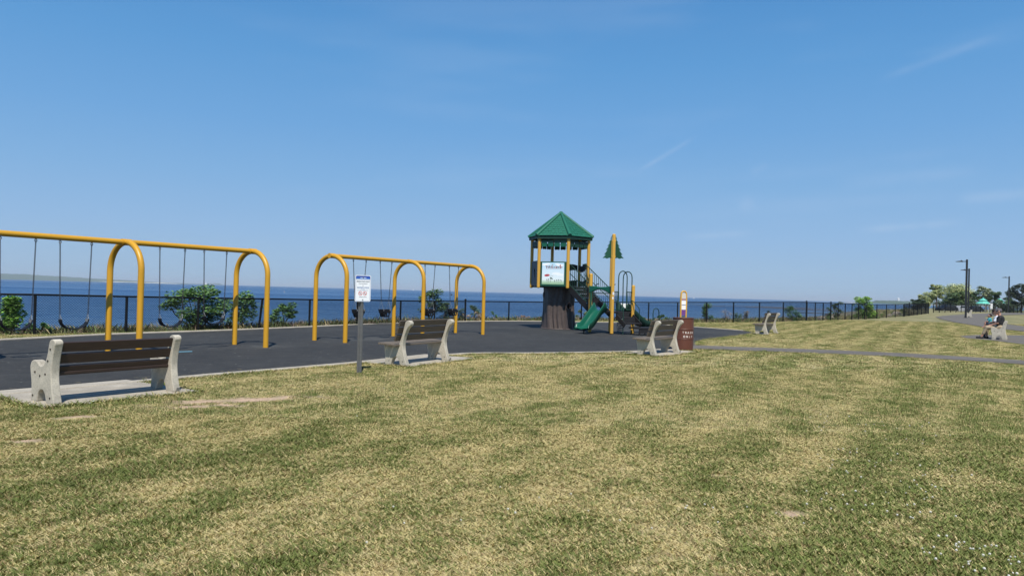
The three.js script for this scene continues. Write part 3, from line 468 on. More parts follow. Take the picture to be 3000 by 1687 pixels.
// ---------------------------------------------------------------- play structure
{
  const C = [2.0, -31.6], t = thing('play_structure', 'playground tower on a hollow tree stump with green roof, stairs, slide and entry platform', 'play structure', [C[0], .012, C[1]]);
  const R = 1.235, DECK = 1.80, EAVE = 3.84, APEX = 4.92;
  const ang = [72.3, 12.3, -47.7, -107.7, -167.7, 132.3].map(a => a * Math.PI / 180);   // from the side that faces the lawn, to the right
  const hex = (k, r = R) => [r * Math.sin(ang[(k + 6) % 6]), r * Math.cos(ang[(k + 6) % 6])];
  const postGeo = capsulePost(.068, 1.70, 3.86);
  for (let k = 0; k < 6; k++) { const [x, z] = hex(k), p = part(t, 'tower_post', postGeo, M.yellowPlay); p.position.set(x, 0, z); }
  // deck
  const hexShape = r => shapeOf(ang.map(a => [r * Math.sin(a), -r * Math.cos(a)]));
  part(t, 'tower_deck', plate(hexShape(R - .05), .07, .008).rotateX(-Math.PI / 2).translate(0, DECK - .035, 0), M.deck);
  // roof: six faces with shingles, ridge caps, fascia
  const RR = 1.41, roof = part(t, 'roof', (() => { const g = new THREE.BufferGeometry(), pos = []; for (let k = 0; k < 6; k++) { const a = hex(k, RR), b = hex(k - 1, RR); pos.push(0, APEX, 0, ...[a[0], EAVE + .02, a[1]], ...[b[0], EAVE + .02, b[1]], 0, EAVE + .0, 0, b[0], EAVE + .0, b[1], a[0], EAVE + .0, a[1]); } g.setAttribute('position', new THREE.Float32BufferAttribute(pos, 3)); g.computeVertexNormals(); return uvm(g); })(), M.greenRoof);
  const rs = rng(77);
  for (let k = 0; k < 6; k++) {
    const a = V(hex(k, RR)[0], EAVE + .02, hex(k, RR)[1]), b = V(hex(k - 1, RR)[0], EAVE + .02, hex(k - 1, RR)[1]), top = V(0, APEX, 0), mid = a.clone().add(b).multiplyScalar(.5), ex = b.clone().sub(a).normalize(), ey = top.clone().sub(mid), len = ey.length(); ey.normalize(); const ez = ex.clone().cross(ey).normalize(); if (ez.y < 0) ez.negate();
    const m = new THREE.Matrix4().makeBasis(ex, ey, ez), W = a.distanceTo(b), list = [], rows = 11;
    for (let r = 0; r < rows; r++) { const y0 = r / rows * len, half = W / 2 * (1 - (r + .75) / rows) - .07; let x = -half - (r % 2) * .06; while (x < half) { const w = .10 + .08 * rs(), x0 = Math.max(x, -half), x1 = Math.min(x + w, half); if (x1 - x0 > .03) { const lift = .006 + .006 * rs(), drop = .016 * rs(), g = new THREE.BoxGeometry(x1 - x0 - .020, len / rows - .004, .014); g.rotateX(-.06); g.translate((x0 + x1) / 2, y0 + len / rows / 2 - drop, lift + .004); list.push(uvm(g)); } x += w; } }
    const g = merge(list); g.applyMatrix4(m); g.translate(mid.x, mid.y, mid.z); part(roof, 'shingles', g, M.greenRoof).userData.kind = 'stuff';
    const cap = rod(a.clone().multiplyScalar(1).add(V(0, .02, 0)), top.clone().add(V(0, .015, 0)), .078, 6, .055); part(roof, 'ridge_cap', cap, M.greenRoof);
    part(roof, 'fascia', (() => { const g = box(W * .985, .11, .035); g.rotateY(-Math.atan2(ex.z, ex.x)); g.translate(mid.x * .965, EAVE - .045, mid.z * .965); return g; })(), M.greenDark);
  }
  part(roof, 'apex_cap', new THREE.SphereGeometry(.075, 12, 8).scale(1, .55, 1).translate(0, APEX + .025, 0), M.greenRoof);
  const side = (k, inset = .985) => { const a = hex(k), b = hex(k - 1), mx = (a[0] + b[0]) / 2 * inset, mz = (a[1] + b[1]) / 2 * inset; return { mx, mz, turn: Math.atan2(mx, mz), w: Math.hypot(a[0] - b[0], a[1] - b[1]) - .16 }; };
  const sideGroup = (o, k, y, inset) => { const s = side(k, inset); o.position.set(s.mx, y, s.mz); o.rotation.y = s.turn; return s; };
  // hanging valances of short boards on each side
  for (let k = 0; k < 6; k++) {
    const w = side(k).w, v = part(t, 'valance_rail', box(w + .06, .035, .03), M.greenDark); sideGroup(v, k, EAVE - .20);
    for (let j = 0; j < 4; j++) { const bw = w / 4 - .035, s = shapeOf([[-bw / 2, 0], [bw / 2, 0], [bw / 2, -.24], [bw * .30, -.265], [0, -.25], [-bw * .30, -.265], [-bw / 2, -.24]]); part(v, 'valance_board', plate(s, .024, .004).translate((j - 1.5) * w / 4, .03, .026), k === 2 ? M.green : M.greenDark); }
    for (const sx of [-1, 1]) part(v, 'bracket', box(.06, .10, .06, sx * (w / 2 + .03), -.02, 0, .01), M.yellowPlay);
  }
  // panel with the printed picture (faces the lawn)
  {
    const w = side(2).w, p = part(t, 'picture_panel', box(w + .02, 1.02, .05, 0, 0, 0, .015), std([.007, .068, .042], .5)); sideGroup(p, 2, 2.29, 1.0);
    const map = canvas(512, 600, (c, W, H) => {
      const g = c.createLinearGradient(0, 0, 0, H); g.addColorStop(0, '#b9def0'); g.addColorStop(.35, '#d8edf7'); g.addColorStop(.78, '#e9f4f4'); g.addColorStop(.9, '#b7d2b2'); g.addColorStop(1, '#86ab84'); c.fillStyle = g; c.fillRect(0, 0, W, H);
      c.fillStyle = '#f6fbfd'; for (const [x, y, r] of [[60, 60, 46], [130, 40, 40], [420, 70, 50], [350, 40, 34], [330, 300, 60], [420, 330, 50]]) { c.beginPath(); c.ellipse(x, y, r * 1.6, r * .6, 0, 0, 7); c.fill(); }
      c.font = 'bold 104px serif'; c.textAlign = 'center'; const cols = ['#7d4a4a', '#5d6a74', '#a8504c', '#55707c', '#9a4f4b', '#6a5a60', '#a8504c']; let x = 80; [...'Welcome'].forEach((ch, i) => { const wd = c.measureText(ch).width * .9; c.fillStyle = cols[i]; c.fillText(ch, x + wd / 2, 158); x += wd * .87; }); c.fillStyle = '#b98b86'; c.fillRect(90, 176, 340, 6);
      c.fillStyle = '#8f7f68'; c.beginPath(); c.moveTo(228, 42); c.lineTo(262, 62); c.lineTo(236, 72); c.fill(); c.fillStyle = '#b6524e'; c.beginPath(); c.moveTo(400, 96); c.lineTo(425, 40); c.lineTo(436, 100); c.fill();
      c.fillStyle = '#c4545c'; c.beginPath(); c.ellipse(118, 352, 62, 32, -.15, 0, 7); c.fill(); c.fillStyle = '#5d2f3a'; for (const [a, b] of [[100, 350], [125, 340], [140, 360], [115, 366]]) { c.beginPath(); c.arc(a, b, 9, 0, 7); c.fill(); } c.strokeStyle = '#7d6a6a'; c.lineWidth = 6; c.beginPath(); c.moveTo(170, 360); c.quadraticCurveTo(220, 350, 262, 384); c.stroke();
      c.strokeStyle = '#5f6f60'; c.lineWidth = 9; for (const [a, b] of [[120, 470], [160, 460], [205, 440], [300, 490], [350, 480], [395, 470], [445, 480]]) { c.beginPath(); c.moveTo(a, 540); c.quadraticCurveTo(a + 12, b + 30, a - 6, b); c.stroke(); c.fillStyle = '#66756c'; c.beginPath(); c.ellipse(a - 2, b, 16, 11, .5, 0, 7); c.fill(); }
      c.fillStyle = '#55655c'; c.beginPath(); c.ellipse(222, 430, 42, 16, .7, 0, 7); c.fill();
    });
    const f = part(p, 'picture', new THREE.PlaneGeometry(w - .14, .90).translate(0, .02, .0285), std([1, 1, 1], .42, { map }));
  }
  // carved dark panel on the next side, wavy barriers at the back, low rails
  {
    const w = side(3).w, s = shapeOf([[-w / 2, -.5], [w / 2, -.5], [w / 2, .5], [w * .3, .54], [-w * .3, .54], [-w / 2, .5]]); const h = new THREE.Path(); h.absellipse(0, .02, .10, .22, 0, Math.PI * 2); s.holes.push(h);
    const p = part(t, 'carved_panel', uvm(plate(s, .05, .01)), std([.03, .036, .05], .5)); sideGroup(p, 3, 2.30, 1.0);
    for (const y of [.18, 0, -.16]) part(p, 'carved_bar', box(.24, .05, .03, 0, y + .02, 0, .01), M.darkPlastic);
    for (const k of [4, 5, 0]) {
      const w2 = side(k).w, wave = (y, a, ph) => { const r = []; for (let i = 0; i <= 16; i++) r.push([-w2 / 2 + w2 * i / 16, y + a * Math.sin(i / 16 * 6.28 + ph)]); return r; };
      const top = part(t, 'barrier_panel', uvm(plate(shapeOf([...wave(.26, .05, 0), ...wave(.0, .05, .6).reverse()]), .05, .01)), M.darkPlastic); sideGroup(top, k, 2.48);
      const low = part(t, 'barrier_panel', uvm(plate(shapeOf([...wave(.24, .03, 1), ...wave(.0, .0, 0).reverse()]), .05, .01)), M.darkPlastic); sideGroup(low, k, 1.82);
      for (let j = 0; j < 5; j++) { const b = part(t, 'baluster', rod(V((j - 2) * w2 / 5, 1.95, 0), V((j - 2) * w2 / 5, 2.56, 0), .012, 8), M.greenDark); const q = side(k); b.position.set(q.mx, 0, q.mz); b.rotation.y = q.turn; }
    }
  }
  // hollow tree stump under the tower
  {
    const n = 180, m = 60, pos = [], idx = [], ridge = a => .5 + .5 * Math.sin(a * 15 + 1.8 * Math.sin(a * 4 + .7)), KA = .62, KH = .97, F0 = -17.7 * Math.PI / 180, S6 = Math.PI / 3;
    const hexR = a => { const q = ((a - F0) % S6 + S6 * 1.5) % S6 - S6 / 2; return Math.min(.60 / Math.cos(q), .672); };   // six moulded faces with rounded corners
    for (let j = 0; j <= m; j++) for (let i = 0; i <= n; i++) { const h = j / m, a = i / n * Math.PI * 2, rd = ridge(a + .10 * Math.sin(h * 5 + a)); const r = hexR(a) + .04 * (1 - h) ** 4 + .045 * (rd ** .45 - .5) + (1 - h) ** 5 * .035 * rd; pos.push(r * Math.sin(a), h * 1.76, r * Math.cos(a)); if (i < n && j < m) { const A = j * (n + 1) + i, B = A + n + 1, da = (a + Math.PI / n - KA) * .62, dh = (h + .5 / m) * 1.76 - KH; if ((da / .125) ** 2 + (dh / .15) ** 2 < 1) continue; idx.push(A, A + 1, B, B, A + 1, B + 1); } }
    const g = new THREE.BufferGeometry(); g.setAttribute('position', new THREE.Float32BufferAttribute(pos, 3)); g.setIndex(idx); g.computeVertexNormals(); g.setAttribute('uv', new THREE.BufferAttribute(new Float32Array(pos.length / 3 * 2), 2));
    const bark = tex(256, (x, y) => { const a = tile(256, 16)(x, y); return .72 + .4 * (a - .5); }, { rx: 1 });
    const s = part(t, 'tree_stump', uvm(g, 1.2), std([.108, .081, .070], .55, { map: bark })); s.userData.label = 'grey brown moulded tree stump with bark ridges';
    const a = KA, kr = .66, kx = kr * Math.sin(a), kz = kr * Math.cos(a), knot = part(s, 'knot_ring', new THREE.TorusGeometry(.135, .036, 10, 28).scale(.9, 1.15, 1), M.trunkPlastic); knot.position.set(kx, .97, kz); knot.rotation.y = a;
    for (const [q, y] of [[-1.62, 1.42], [1.62, 1.22]]) { const b = part(s, 'side_knot', new THREE.SphereGeometry(.12, 14, 10).scale(.5, 1.2, 1), M.trunkPlastic); b.position.set(.63 * Math.sin(q), y, .63 * Math.cos(q)); b.rotation.y = q - Math.PI / 2; }
    part(s, 'stump_rim', new THREE.TorusGeometry(.70, .025, 6, 48).rotateX(Math.PI / 2).translate(0, .02, 0), M.trunkPlastic);
  }
  // lower platform (offsets from the tower centre)
  const PC = V(1.10, 0, 2.30), PD = V(1.99, 0, 1.62), PA = V(1.83, 0, 3.28), PB = V(2.72, 0, 2.66), LOW = .86;
  const longPost = (p, h) => { const q = part(t, 'platform_post', capsulePost(.068, 0, h), M.yellowPlay); q.position.copy(p); return q; };
  longPost(PC, 2.32); longPost(PB, 1.90); const pa = longPost(PA, 3.82); longPost(PD, 3.70);
  part(pa, 'warning_label', box(.05, .11, .006, .02, 1.55, .066), M.white); part(pa, 'warning_label', box(.05, .09, .006, .01, 1.38, .067), M.white);
  const ctr = PA.clone().add(PB).add(PC).add(PD).multiplyScalar(.25);
  part(t, 'platform_deck', uvm(plate(shapeOf([PC, PA, PB, PD].map(p => { const q = ctr.clone().lerp(p, .97); return [q.x, -q.z]; })), .06, .006).rotateX(-Math.PI / 2).translate(0, LOW - .03, 0)), M.deck);
  // stairs from the tower to the platform
  {
    const e0 = side(1, 1.0), s0 = V(e0.mx, DECK, e0.mz), s1 = PC.clone().add(PD).multiplyScalar(.5).setY(LOW), dir = s1.clone().sub(s0), run = Math.hypot(dir.x, dir.z), fw = V(dir.x, 0, dir.z).normalize(), sd = V(-fw.z, 0, fw.x), hw = .44, turn = Math.atan2(fw.x, fw.z);
    for (let k = 1; k <= 5; k++) { const q = s0.clone().lerp(s1, k / 6 + .02), tr = part(t, 'stair_tread', box(hw * 2 - .06, .035, .27, 0, 0, 0, .008), M.deck); tr.position.copy(q).setY(DECK - k * (DECK - LOW) / 6); tr.rotation.y = turn; const rz = part(t, 'stair_riser', box(hw * 2 - .06, .12, .015), M.deck); rz.position.copy(q).addScaledVector(fw, -.12).setY(DECK - k * (DECK - LOW) / 6 + .085); rz.rotation.y = turn; }
    for (const s of [-1, 1]) {
      const o = sd.clone().multiplyScalar(s * hw), a = s0.clone().add(o).addScaledVector(fw, -.05), b = s1.clone().add(o).addScaledVector(fw, .05), L = a.distanceTo(b), st = part(t, 'stair_stringer', box(.03, .24, L + .1, 0, 0, 0, .006), M.deck); st.position.copy(a).lerp(b, .5).add(V(0, -.09, 0)); st.rotation.order = 'YXZ'; st.rotation.y = turn; st.rotation.x = Math.atan2(DECK - LOW, run);
      const ra = a.clone().add(V(0, .92, 0)), rb = b.clone().add(V(0, .92, 0)), la = a.clone().add(V(0, .10, 0)), lb = b.clone().add(V(0, .10, 0));
      const rail = part(t, 'stair_rail', tube([[ra.x - fw.x * .2, ra.y + .02, ra.z - fw.z * .2], ra.toArray(), ra.clone().lerp(rb, .5).toArray(), rb.toArray(), [rb.x + fw.x * .10, rb.y, rb.z + fw.z * .10], [rb.x + fw.x * .16, rb.y + .10, rb.z + fw.z * .16], [rb.x + fw.x * .30, rb.y + .14, rb.z + fw.z * .30]], .019, 50, 8), M.greenDark);
      part(rail, 'bottom_rail', rod(la, lb, .017, 8), M.greenDark);
      for (let k = 0; k <= 13; k++) part(rail, 'baluster', rod(la.clone().lerp(lb, k / 13), ra.clone().lerp(rb, k / 13), .011, 6), M.greenDark);
      part(rail, 'hand_rail', rod(a.clone().add(V(0, .52, 0)).addScaledVector(sd, -s * .06), b.clone().add(V(0, .52, 0)).addScaledVector(sd, -s * .06), .015, 8), M.greenDark);
    }
  }
  // slide off the platform's left side: a moulded trough
  const slideTrough = (name, from, dirv, len, h0, h1, w, mat) => {
    const n = 40, ringN = 14, pos = [], idx = [], sv = V(-dirv.z, 0, dirv.x);
    const prof = s => { const t0 = .12, t1 = .80; const y = s < t0 ? h0 - (s / t0) ** 2 * .03 : s < t1 ? lerp(h0 - .03, h1 + .02, (k => k * k * (3 - 2 * k) * .55 + k * .45)((s - t0) / (t1 - t0))) : h1 + .02 * (1 - (s - t1) / (1 - t1)) ** 2; return y; };
    for (let i = 0; i <= n; i++) {
      const s = i / n, c = from.clone().addScaledVector(dirv, s * len), y = prof(s), wall = (.06 + .17 * sstep(0, .12, s) * (1 - .35 * sstep(.6, 1, s)) + .09 * Math.exp(-(((s - .09) / .10) ** 2))) * sstep(1.03, .90, s) + .025, flare = w / 2 + .05 * sstep(.75, 1, s);
      const cs = []; // outer-left lip, inside, outer-right lip and underside
      cs.push([-flare - .055, -.03], [-flare - .06, wall - .015], [-flare - .035, wall], [-flare - .005, wall - .02], [-flare * .90, wall * .35], [-flare * .70, .02], [0, -.012], [flare * .70, .02], [flare * .90, wall * .35], [flare + .005, wall - .02], [flare + .035, wall], [flare + .06, wall - .015], [flare + .055, -.03], [0, -.045]);
      for (const [q, hh] of cs) pos.push(c.x + sv.x * q, y + hh, c.z + sv.z * q);
      if (i) for (let k = 0; k < ringN; k++) { const A = (i - 1) * ringN + k, B = (i - 1) * ringN + (k + 1) % ringN; idx.push(A, A + ringN, B, B, A + ringN, B + ringN); }
    }
    const g = new THREE.BufferGeometry(); g.setAttribute('position', new THREE.Float32BufferAttribute(pos, 3)); g.setIndex(idx); g.computeVertexNormals(); g.setAttribute('uv', new THREE.BufferAttribute(new Float32Array(pos.length / 3 * 2), 2)); return part(t, name, g, mat);
  };
  const nL = V(-.64, 0, .77);   // outwards on the slide side
  const slMid = PA.clone().add(PC).multiplyScalar(.5), slide = slideTrough('slide', slMid.clone().addScaledVector(nL, -.02).setY(0), nL.clone(), 1.34, LOW + .02, .20, .42, M.green);
  const foot = slMid.clone().addScaledVector(nL, 1.14); part(slide, 'slide_foot', rod(V(foot.x, 0, foot.z), V(foot.x, .20, foot.z), .028, 10), M.black);
  { // wavy hood above the slide mouth
    const L = PA.distanceTo(PC) - .12, up = [], dn = []; for (let i = 0; i <= 18; i++) { const s = i / 18; up.push([-L / 2 + L * s, .15 + .02 * Math.cos(s * 6.28)]); dn.unshift([-L / 2 + L * s, -.04 - .075 * Math.cos(s * 6.28 * 1.0 + .4)]); }
    const h = part(t, 'slide_hood', uvm(plate(shapeOf([...up, ...dn]), .10, .03)), M.green); h.position.copy(slMid).setY(1.66); h.rotation.y = Math.atan2(nL.x, nL.z);
    for (const s of [-1, 1]) part(t, 'slide_side_panel', box(.05, .72, .09, 0, 0, 0, .012), M.green).position.copy(slMid).addScaledVector(V(-nL.z, 0, nL.x), s * (L / 2 - .08)).setY(1.24);
    part(t, 'slide_bar', rod(PA.clone().setY(1.55), PC.clone().setY(1.55), .016, 8), M.greenDark);
  }
  // second slide at the far side of the platform
  const nR = V(PB.z - PD.z, 0, -(PB.x - PD.x)).normalize(), rMid = PB.clone().add(PD).multiplyScalar(.5);
  slideTrough('rear_slide', rMid.clone().addScaledVector(nR, -.02).setY(0), nR.clone(), 1.5, LOW + .02, .26, .44, M.greenDark);
  // entry side: barrier bars with hoops and steps down to a transfer deck
  const nF = V(PB.z - PA.z, 0, -(PB.x - PA.x)).normalize().negate(); if (nF.z < 0) nF.negate();
  const along = (k, y = 0, out = 0) => PA.clone().lerp(PB, k).addScaledVector(nF, out).setY(y);
  {
    for (const [a, b] of [[.07, .30], [.66, .95]]) {
      const f = part(t, 'entry_barrier', merge([rod(along(a, 1.62), along(b, 1.62), .017, 8), rod(along(a, .93), along(b, .93), .017, 8)]), M.greenDark);
      for (let k = 0; k <= 4; k++) part(f, 'baluster', rod(along(lerp(a, b, k / 4), .93), along(lerp(a, b, k / 4), 1.62), .011, 6), M.greenDark);
    }
    const hoop = (p, q, y1) => { const m = p.clone().lerp(q, .5), c = []; c.push([p.x, .88, p.z], [p.x, 1.5, p.z], [p.x, y1 - .22, p.z]); for (let k = 1; k < 8; k++) { const a = Math.PI * k / 8, w = (1 - Math.cos(a)) / 2, v = p.clone().lerp(q, w); c.push([v.x, y1 - .22 + .22 * Math.sin(a), v.z]); } c.push([q.x, y1 - .22, q.z], [q.x, 1.5, q.z], [q.x, .93, q.z]); return tube(c, .020, 70, 8); };
    part(t, 'entry_hoop', hoop(along(.28), along(.68), 2.42), M.greenDark);
    part(t, 'entry_hoop', hoop(PD.clone().lerp(PB, .55), PD.clone().lerp(PB, .93), 2.42), M.greenDark);
    const dirF = Math.atan2(nF.x, nF.z);
    for (const [k, o, y] of [[.5, .18, .64], [.54, .46, .43]]) { const s = part(t, 'entry_step', box(.66, .05, .30, 0, 0, 0, .01), M.deck); s.position.copy(along(k, y, o)); s.rotation.y = dirF; const rz = part(t, 'entry_riser', box(.64, .19, .02), M.deck); rz.position.copy(along(k, y + .1, o - .14)); rz.rotation.y = dirF; }
    for (const s of [.12, .9]) { const st = part(t, 'step_side', box(.03, .18, .60, 0, 0, 0, .006), M.deck); st.position.copy(along(s, .52, .34)); st.rotation.order = 'YXZ'; st.rotation.y = dirF; st.rotation.x = .62; }
    for (const s of [.14, .92]) part(t, 'hand_rail', tube([along(s, 1.30, -.02), along(s, 1.26, .12), along(s, 1.08, .34), along(s, 1.02, .42), along(s, .5, .46), along(s, .012, .46)].map(v => v.toArray()), .017, 40, 8), M.greenDark);
    const ex = PB.clone().sub(PA).normalize(), tc = along(.95, .27, .66), td = part(t, 'transfer_deck', uvm(box(1.02, .05, .58, 0, 0, 0, .01)), M.deck); td.position.copy(tc); td.rotation.y = Math.atan2(-ex.z, ex.x);
    const skirt = part(td, 'skirt', box(.98, .18, .03, 0, -.10, .26), M.deck); 
    for (const [a, b] of [[-.46, .25], [.0, .25], [.30, -.22], [.47, .25]]) part(td, 'leg', rod(V(a, -.28, b), V(a, -.02, b), .02, 8), M.black);
    const hl = tc.clone().addScaledVector(ex, .50), hn = nF;
    part(t, 'grab_loop', tube([[hl.x, 0, hl.z], [hl.x, .5, hl.z], [hl.x, .88, hl.z], [hl.x + ex.x * .05, .985, hl.z + ex.z * .05], [hl.x + ex.x * .17, 1.02, hl.z + ex.z * .17], [hl.x + ex.x * .28, .96, hl.z + ex.z * .28], [hl.x + ex.x * .31, .82, hl.z + ex.z * .31], [hl.x + ex.x * .31, .5, hl.z + ex.z * .31], [hl.x + ex.x * .31, 0, hl.z + ex.z * .31]], .019, 70, 8), M.greenDark);
    const coil = []; for (let k = 0; k <= 60; k++) coil.push([.13 * Math.cos(k * .5), .05 + k * .006, .13 * Math.sin(k * .5)]); const cg = tube(coil, .012, 160, 6), cc = part(t, 'coil', cg, M.galv); cc.position.copy(along(.7, .02, -.35));
  }
  // pine-tree shaped boards on the tall post
  {
    const half = [[0, .90], [.10, .70], [.06, .70], [.16, .56], [.10, .565], [.22, .42], [.15, .43], [.28, .27], [.20, .285], [.34, .10], [.27, .10], [.40, -.04], [.30, -.02], [.22, -.05], [.12, -.01], [.05, -.03], [.05, -.03]];
    const mk = (name, turn, off, sgn) => { const s = shapeOf([...half.map(([a, b]) => [a * sgn, b]), [.05 * sgn, .75]].filter((_, i) => true)); const q = part(t, name, uvm(plate(s, .022, .003)), std([.010, .075, .040], .5)); q.position.set(PA.x + off[0], 2.92, PA.z + off[1]); q.rotation.y = turn; return q; };
    mk('tree_board', .25, [-.03, -.09], -1); mk('tree_board', -.55, [.04, -.09], 1);
    for (const y of [2.95, 3.55]) part(t, 'board_clamp', box(.16, .05, .13, PA.x, y, PA.z - .02, .01), M.yellowPlay);
  }
}

// ---------------------------------------------------------------- chain-link fences
function fence(label, pts, hs, opt = {}) {
  const o = pts[0], t = thing('chain_link_fence', label, 'fence', [o[0], height(...o), o[1]], 0, opt.group), gy = ([x, z]) => height(x, z) - height(...o), loc = (p, y) => V(p[0] - o[0], gy(p) + y, p[1] - o[1]);
  const pg = {}; // posts
  pts.forEach((p, i) => { const tall = opt.tall?.includes(i), h = hs[i] + (tall ? .07 : -.02), r = tall ? .046 : opt.r ?? .038, q = part(t, 'post', pg[h + r] ??= rod(V(0, -.1, 0), V(0, h, 0), r, 10), M.fence); q.position.copy(loc(p, 0)); if (opt.lean?.[i]) q.rotation.z = opt.lean[i]; if (tall) part(q, 'post_cap', new THREE.SphereGeometry(r * 1.25, 10, 6).translate(0, h, 0), M.fence); });
  const wr = opt.wire ?? .0046, cell = opt.cell ?? .072, list = [];
  for (let i = 0; i < pts.length - 1; i++) {
    const a = pts[i], b = pts[i + 1], L = Math.hypot(b[0] - a[0], b[1] - a[1]), A = loc(a, 0), B = loc(b, 0), ha = hs[i], hb = hs[i + 1];
    if (opt.rail !== false) part(t, 'top_rail', rod(loc(a, ha), loc(b, hb), .027, 8), M.fence);
    // both families of slanted wires, clipped to the bay
    const dx = (b[0] - a[0]) / L, dz = (b[1] - a[1]) / L, H = Math.min(ha, hb) + .025, y0 = .03, hh = H - y0;
    for (const s of [1, -1]) for (let x = -hh; x < L + hh; x += cell) {
      let x0 = x, q0 = y0, x1 = x + s * hh, q1 = H; const lo = 0, hi = L;
      const cut = (X, Y, X2, Y2, m) => { const k = (m - X) / (X2 - X); return [m, Y + k * (Y2 - Y)]; };
      if (Math.max(x0, x1) <= lo || Math.min(x0, x1) >= hi) continue;
      if (x0 < lo) [x0, q0] = cut(x0, q0, x1, q1, lo); if (x0 > hi) [x0, q0] = cut(x0, q0, x1, q1, hi); if (x1 < lo) [x1, q1] = cut(x1, q1, x0, q0, lo); if (x1 > hi) [x1, q1] = cut(x1, q1, x0, q0, hi);
      const f = u => lerp(A.y, B.y, u / L), u = V(A.x + dx * x0, f(x0) + q0, A.z + dz * x0), v = V(A.x + dx * x1, f(x1) + q1, A.z + dz * x1); if (u.distanceTo(v) < .02) continue;
      const g = new THREE.CylinderGeometry(wr, wr, u.distanceTo(v), 3, 1, true); g.applyQuaternion(new THREE.Quaternion().setFromUnitVectors(V(0, 1, 0), v.clone().sub(u).normalize())); g.translate((u.x + v.x) / 2 - dz * s * .002, (u.y + v.y) / 2, (u.z + v.z) / 2 + dx * s * .002); list.push(g);
    }
    if (opt.midwire) list.push(rod(loc(a, .12), loc(b, .12), .004, 4));
  }
  const w = part(t, 'wire_mesh', list, M.fence); w.userData.kind = 'stuff';
  return t;
}
const hsOf = i => [1.08, 1.08, 1.09, 1.07, 1.05, 1.04, 1.03, 1.02, 1.01, 1.0, 1.0, 1.01, 1.02, 1.06, 1.1, 1.14, 1.18, 1.22, 1.26, 1.29, 1.33, 1.37][i];
fence('black chain-link fence along the water behind the yellow swing frames', fencePts.slice(0, 11), [...Array(11)].map((_, i) => hsOf(i)), { tall: [10], lean: { 5: -.10 }, midwire: true });
fence('black chain-link fence along the water behind the play tower and trash barrel', fencePts.slice(10), fencePts.slice(10).map((_, i) => hsOf(i + 10)), { tall: [11], cell: .09, wire: .0040 });
const F2 = fencePts[fencePts.length - 1];
const spaced = (a, b, n) => [...Array(n + 1)].map((_, i) => [lerp(a[0], b[0], i / n), lerp(a[1], b[1], i / n)]);
{
  const s3 = spaced([F2[0] + .12, F2[1] - .2], cornerB, 8); fence('black chain-link fence receding past the boulders on the shore', s3, s3.map((_, i) => lerp(1.36, 1.28, i / 8)), { tall: [3, 8], cell: .12, wire: .0045 });
  const c2 = (() => { const r = ray(2648, 926), k = 76; return [r.x / -r.z * k, -k]; })();
  const s4 = spaced([cornerB[0] + .12, cornerB[1]], c2, 4); fence('low black chain-link fence in front of the bright green shrub and boulder', s4, s4.map(() => 1.24), { cell: .14, wire: .0034 });
  const c3 = (() => { const r = ray(2722, 923), k = 92; return [r.x / -r.z * k, -k]; })();
  const s5 = spaced([c2[0] + .1, c2[1]], c3, 6); fence('dense black chain-link gateway fence where the winding path begins', s5, s5.map(() => 1.28), { tall: [1, 6], cell: .13, wire: .006, r: .04 });
  const c4 = (() => { const r = ray(2736, 919), k = 99; return [r.x / -r.z * k, -k]; })(), c5 = (() => { const r = ray(3060, 915), k = 140; return [r.x / -r.z * k, -k]; })();
  const s6 = spaced(c4, c5, 26); fence('long black chain-link fence in front of the blossoming trees and gazebo', s6, s6.map(() => 1.24), { cell: .2, wire: .004, r: .05 });
  // white notice on the far fence and white board on the water fence
  const q = (u, k) => { const r = ray(u, 900); return [r.x / -r.z * k, -k]; };
  const w = q(2902, 117), n = thing('notice_board', 'narrow white notice fixed to the long fence before the gazebo', 'sign', [w[0], height(...w), w[1] + .3], -.5); part(n, 'panel', box(.42, .85, .03, 0, .98, 0, .01), M.white); part(n, 'post', rod(V(0, -.05, -.05), V(0, 1.3, -.05), .03, 8), M.galv);
  const fb = fencePts[14], fc = fencePts[15], m = [lerp(fb[0], fc[0], .28) - .02, lerp(fb[1], fc[1], .28) + .10], wb = thing('notice_board', 'square white board on the water fence behind the entry hoops', 'sign', [m[0], height(...m), m[1]], AX(fc[0] - fb[0], fc[1] - fb[1])); part(wb, 'panel', box(.86, .84, .02, 0, .62, .04, .006), M.white); for (const s of [-1, 1]) part(wb, 'stake', rod(V(s * .36, -.1, .02), V(s * .36, 1.0, .02), .012, 6), M.galv);
}

// ---------------------------------------------------------------- lamp posts
for (const [u, d, label] of [[2831, 75, 'tall black lamp post beside the small pale bench'], [2838, 97.5, 'black lamp post standing just behind the taller-looking lamp post at the winding path'], [2956, 121, 'black lamp post standing alone near the far fence by the dark round tree']]) {
  const r = ray(u, 930), x = r.x / -r.z * d, t = thing('lamp_post', label, 'lamp post', [x, height(x, -d), -d], -.35, 'black path lamps');
  part(t, 'pole', box(.17, 5.95, .17, 0, 2.95, 0, .02), M.black); part(t, 'base_plate', box(.36, .05, .36, 0, .03, 0, .01), M.black); part(t, 'arm', box(.42, .07, .09, -.24, 5.72, 0, .01), M.black);
  const h = part(t, 'lamp_head', uvm(plate(shapeOf([[-.95, 0], [-.36, -.02], [-.34, .09], [-.45, .11], [-.9, .06], [-.97, .03]]), .34, .015).translate(-.02, 5.68, 0)), M.black); part(h, 'lens', box(.40, .015, .24, -.68, 5.672, 0), std([.55, .55, .5], .3)); part(t, 'sensor', rod(V(-.5, 5.76, 0), V(-.5, 5.86, 0), .04, 8), M.black);
}

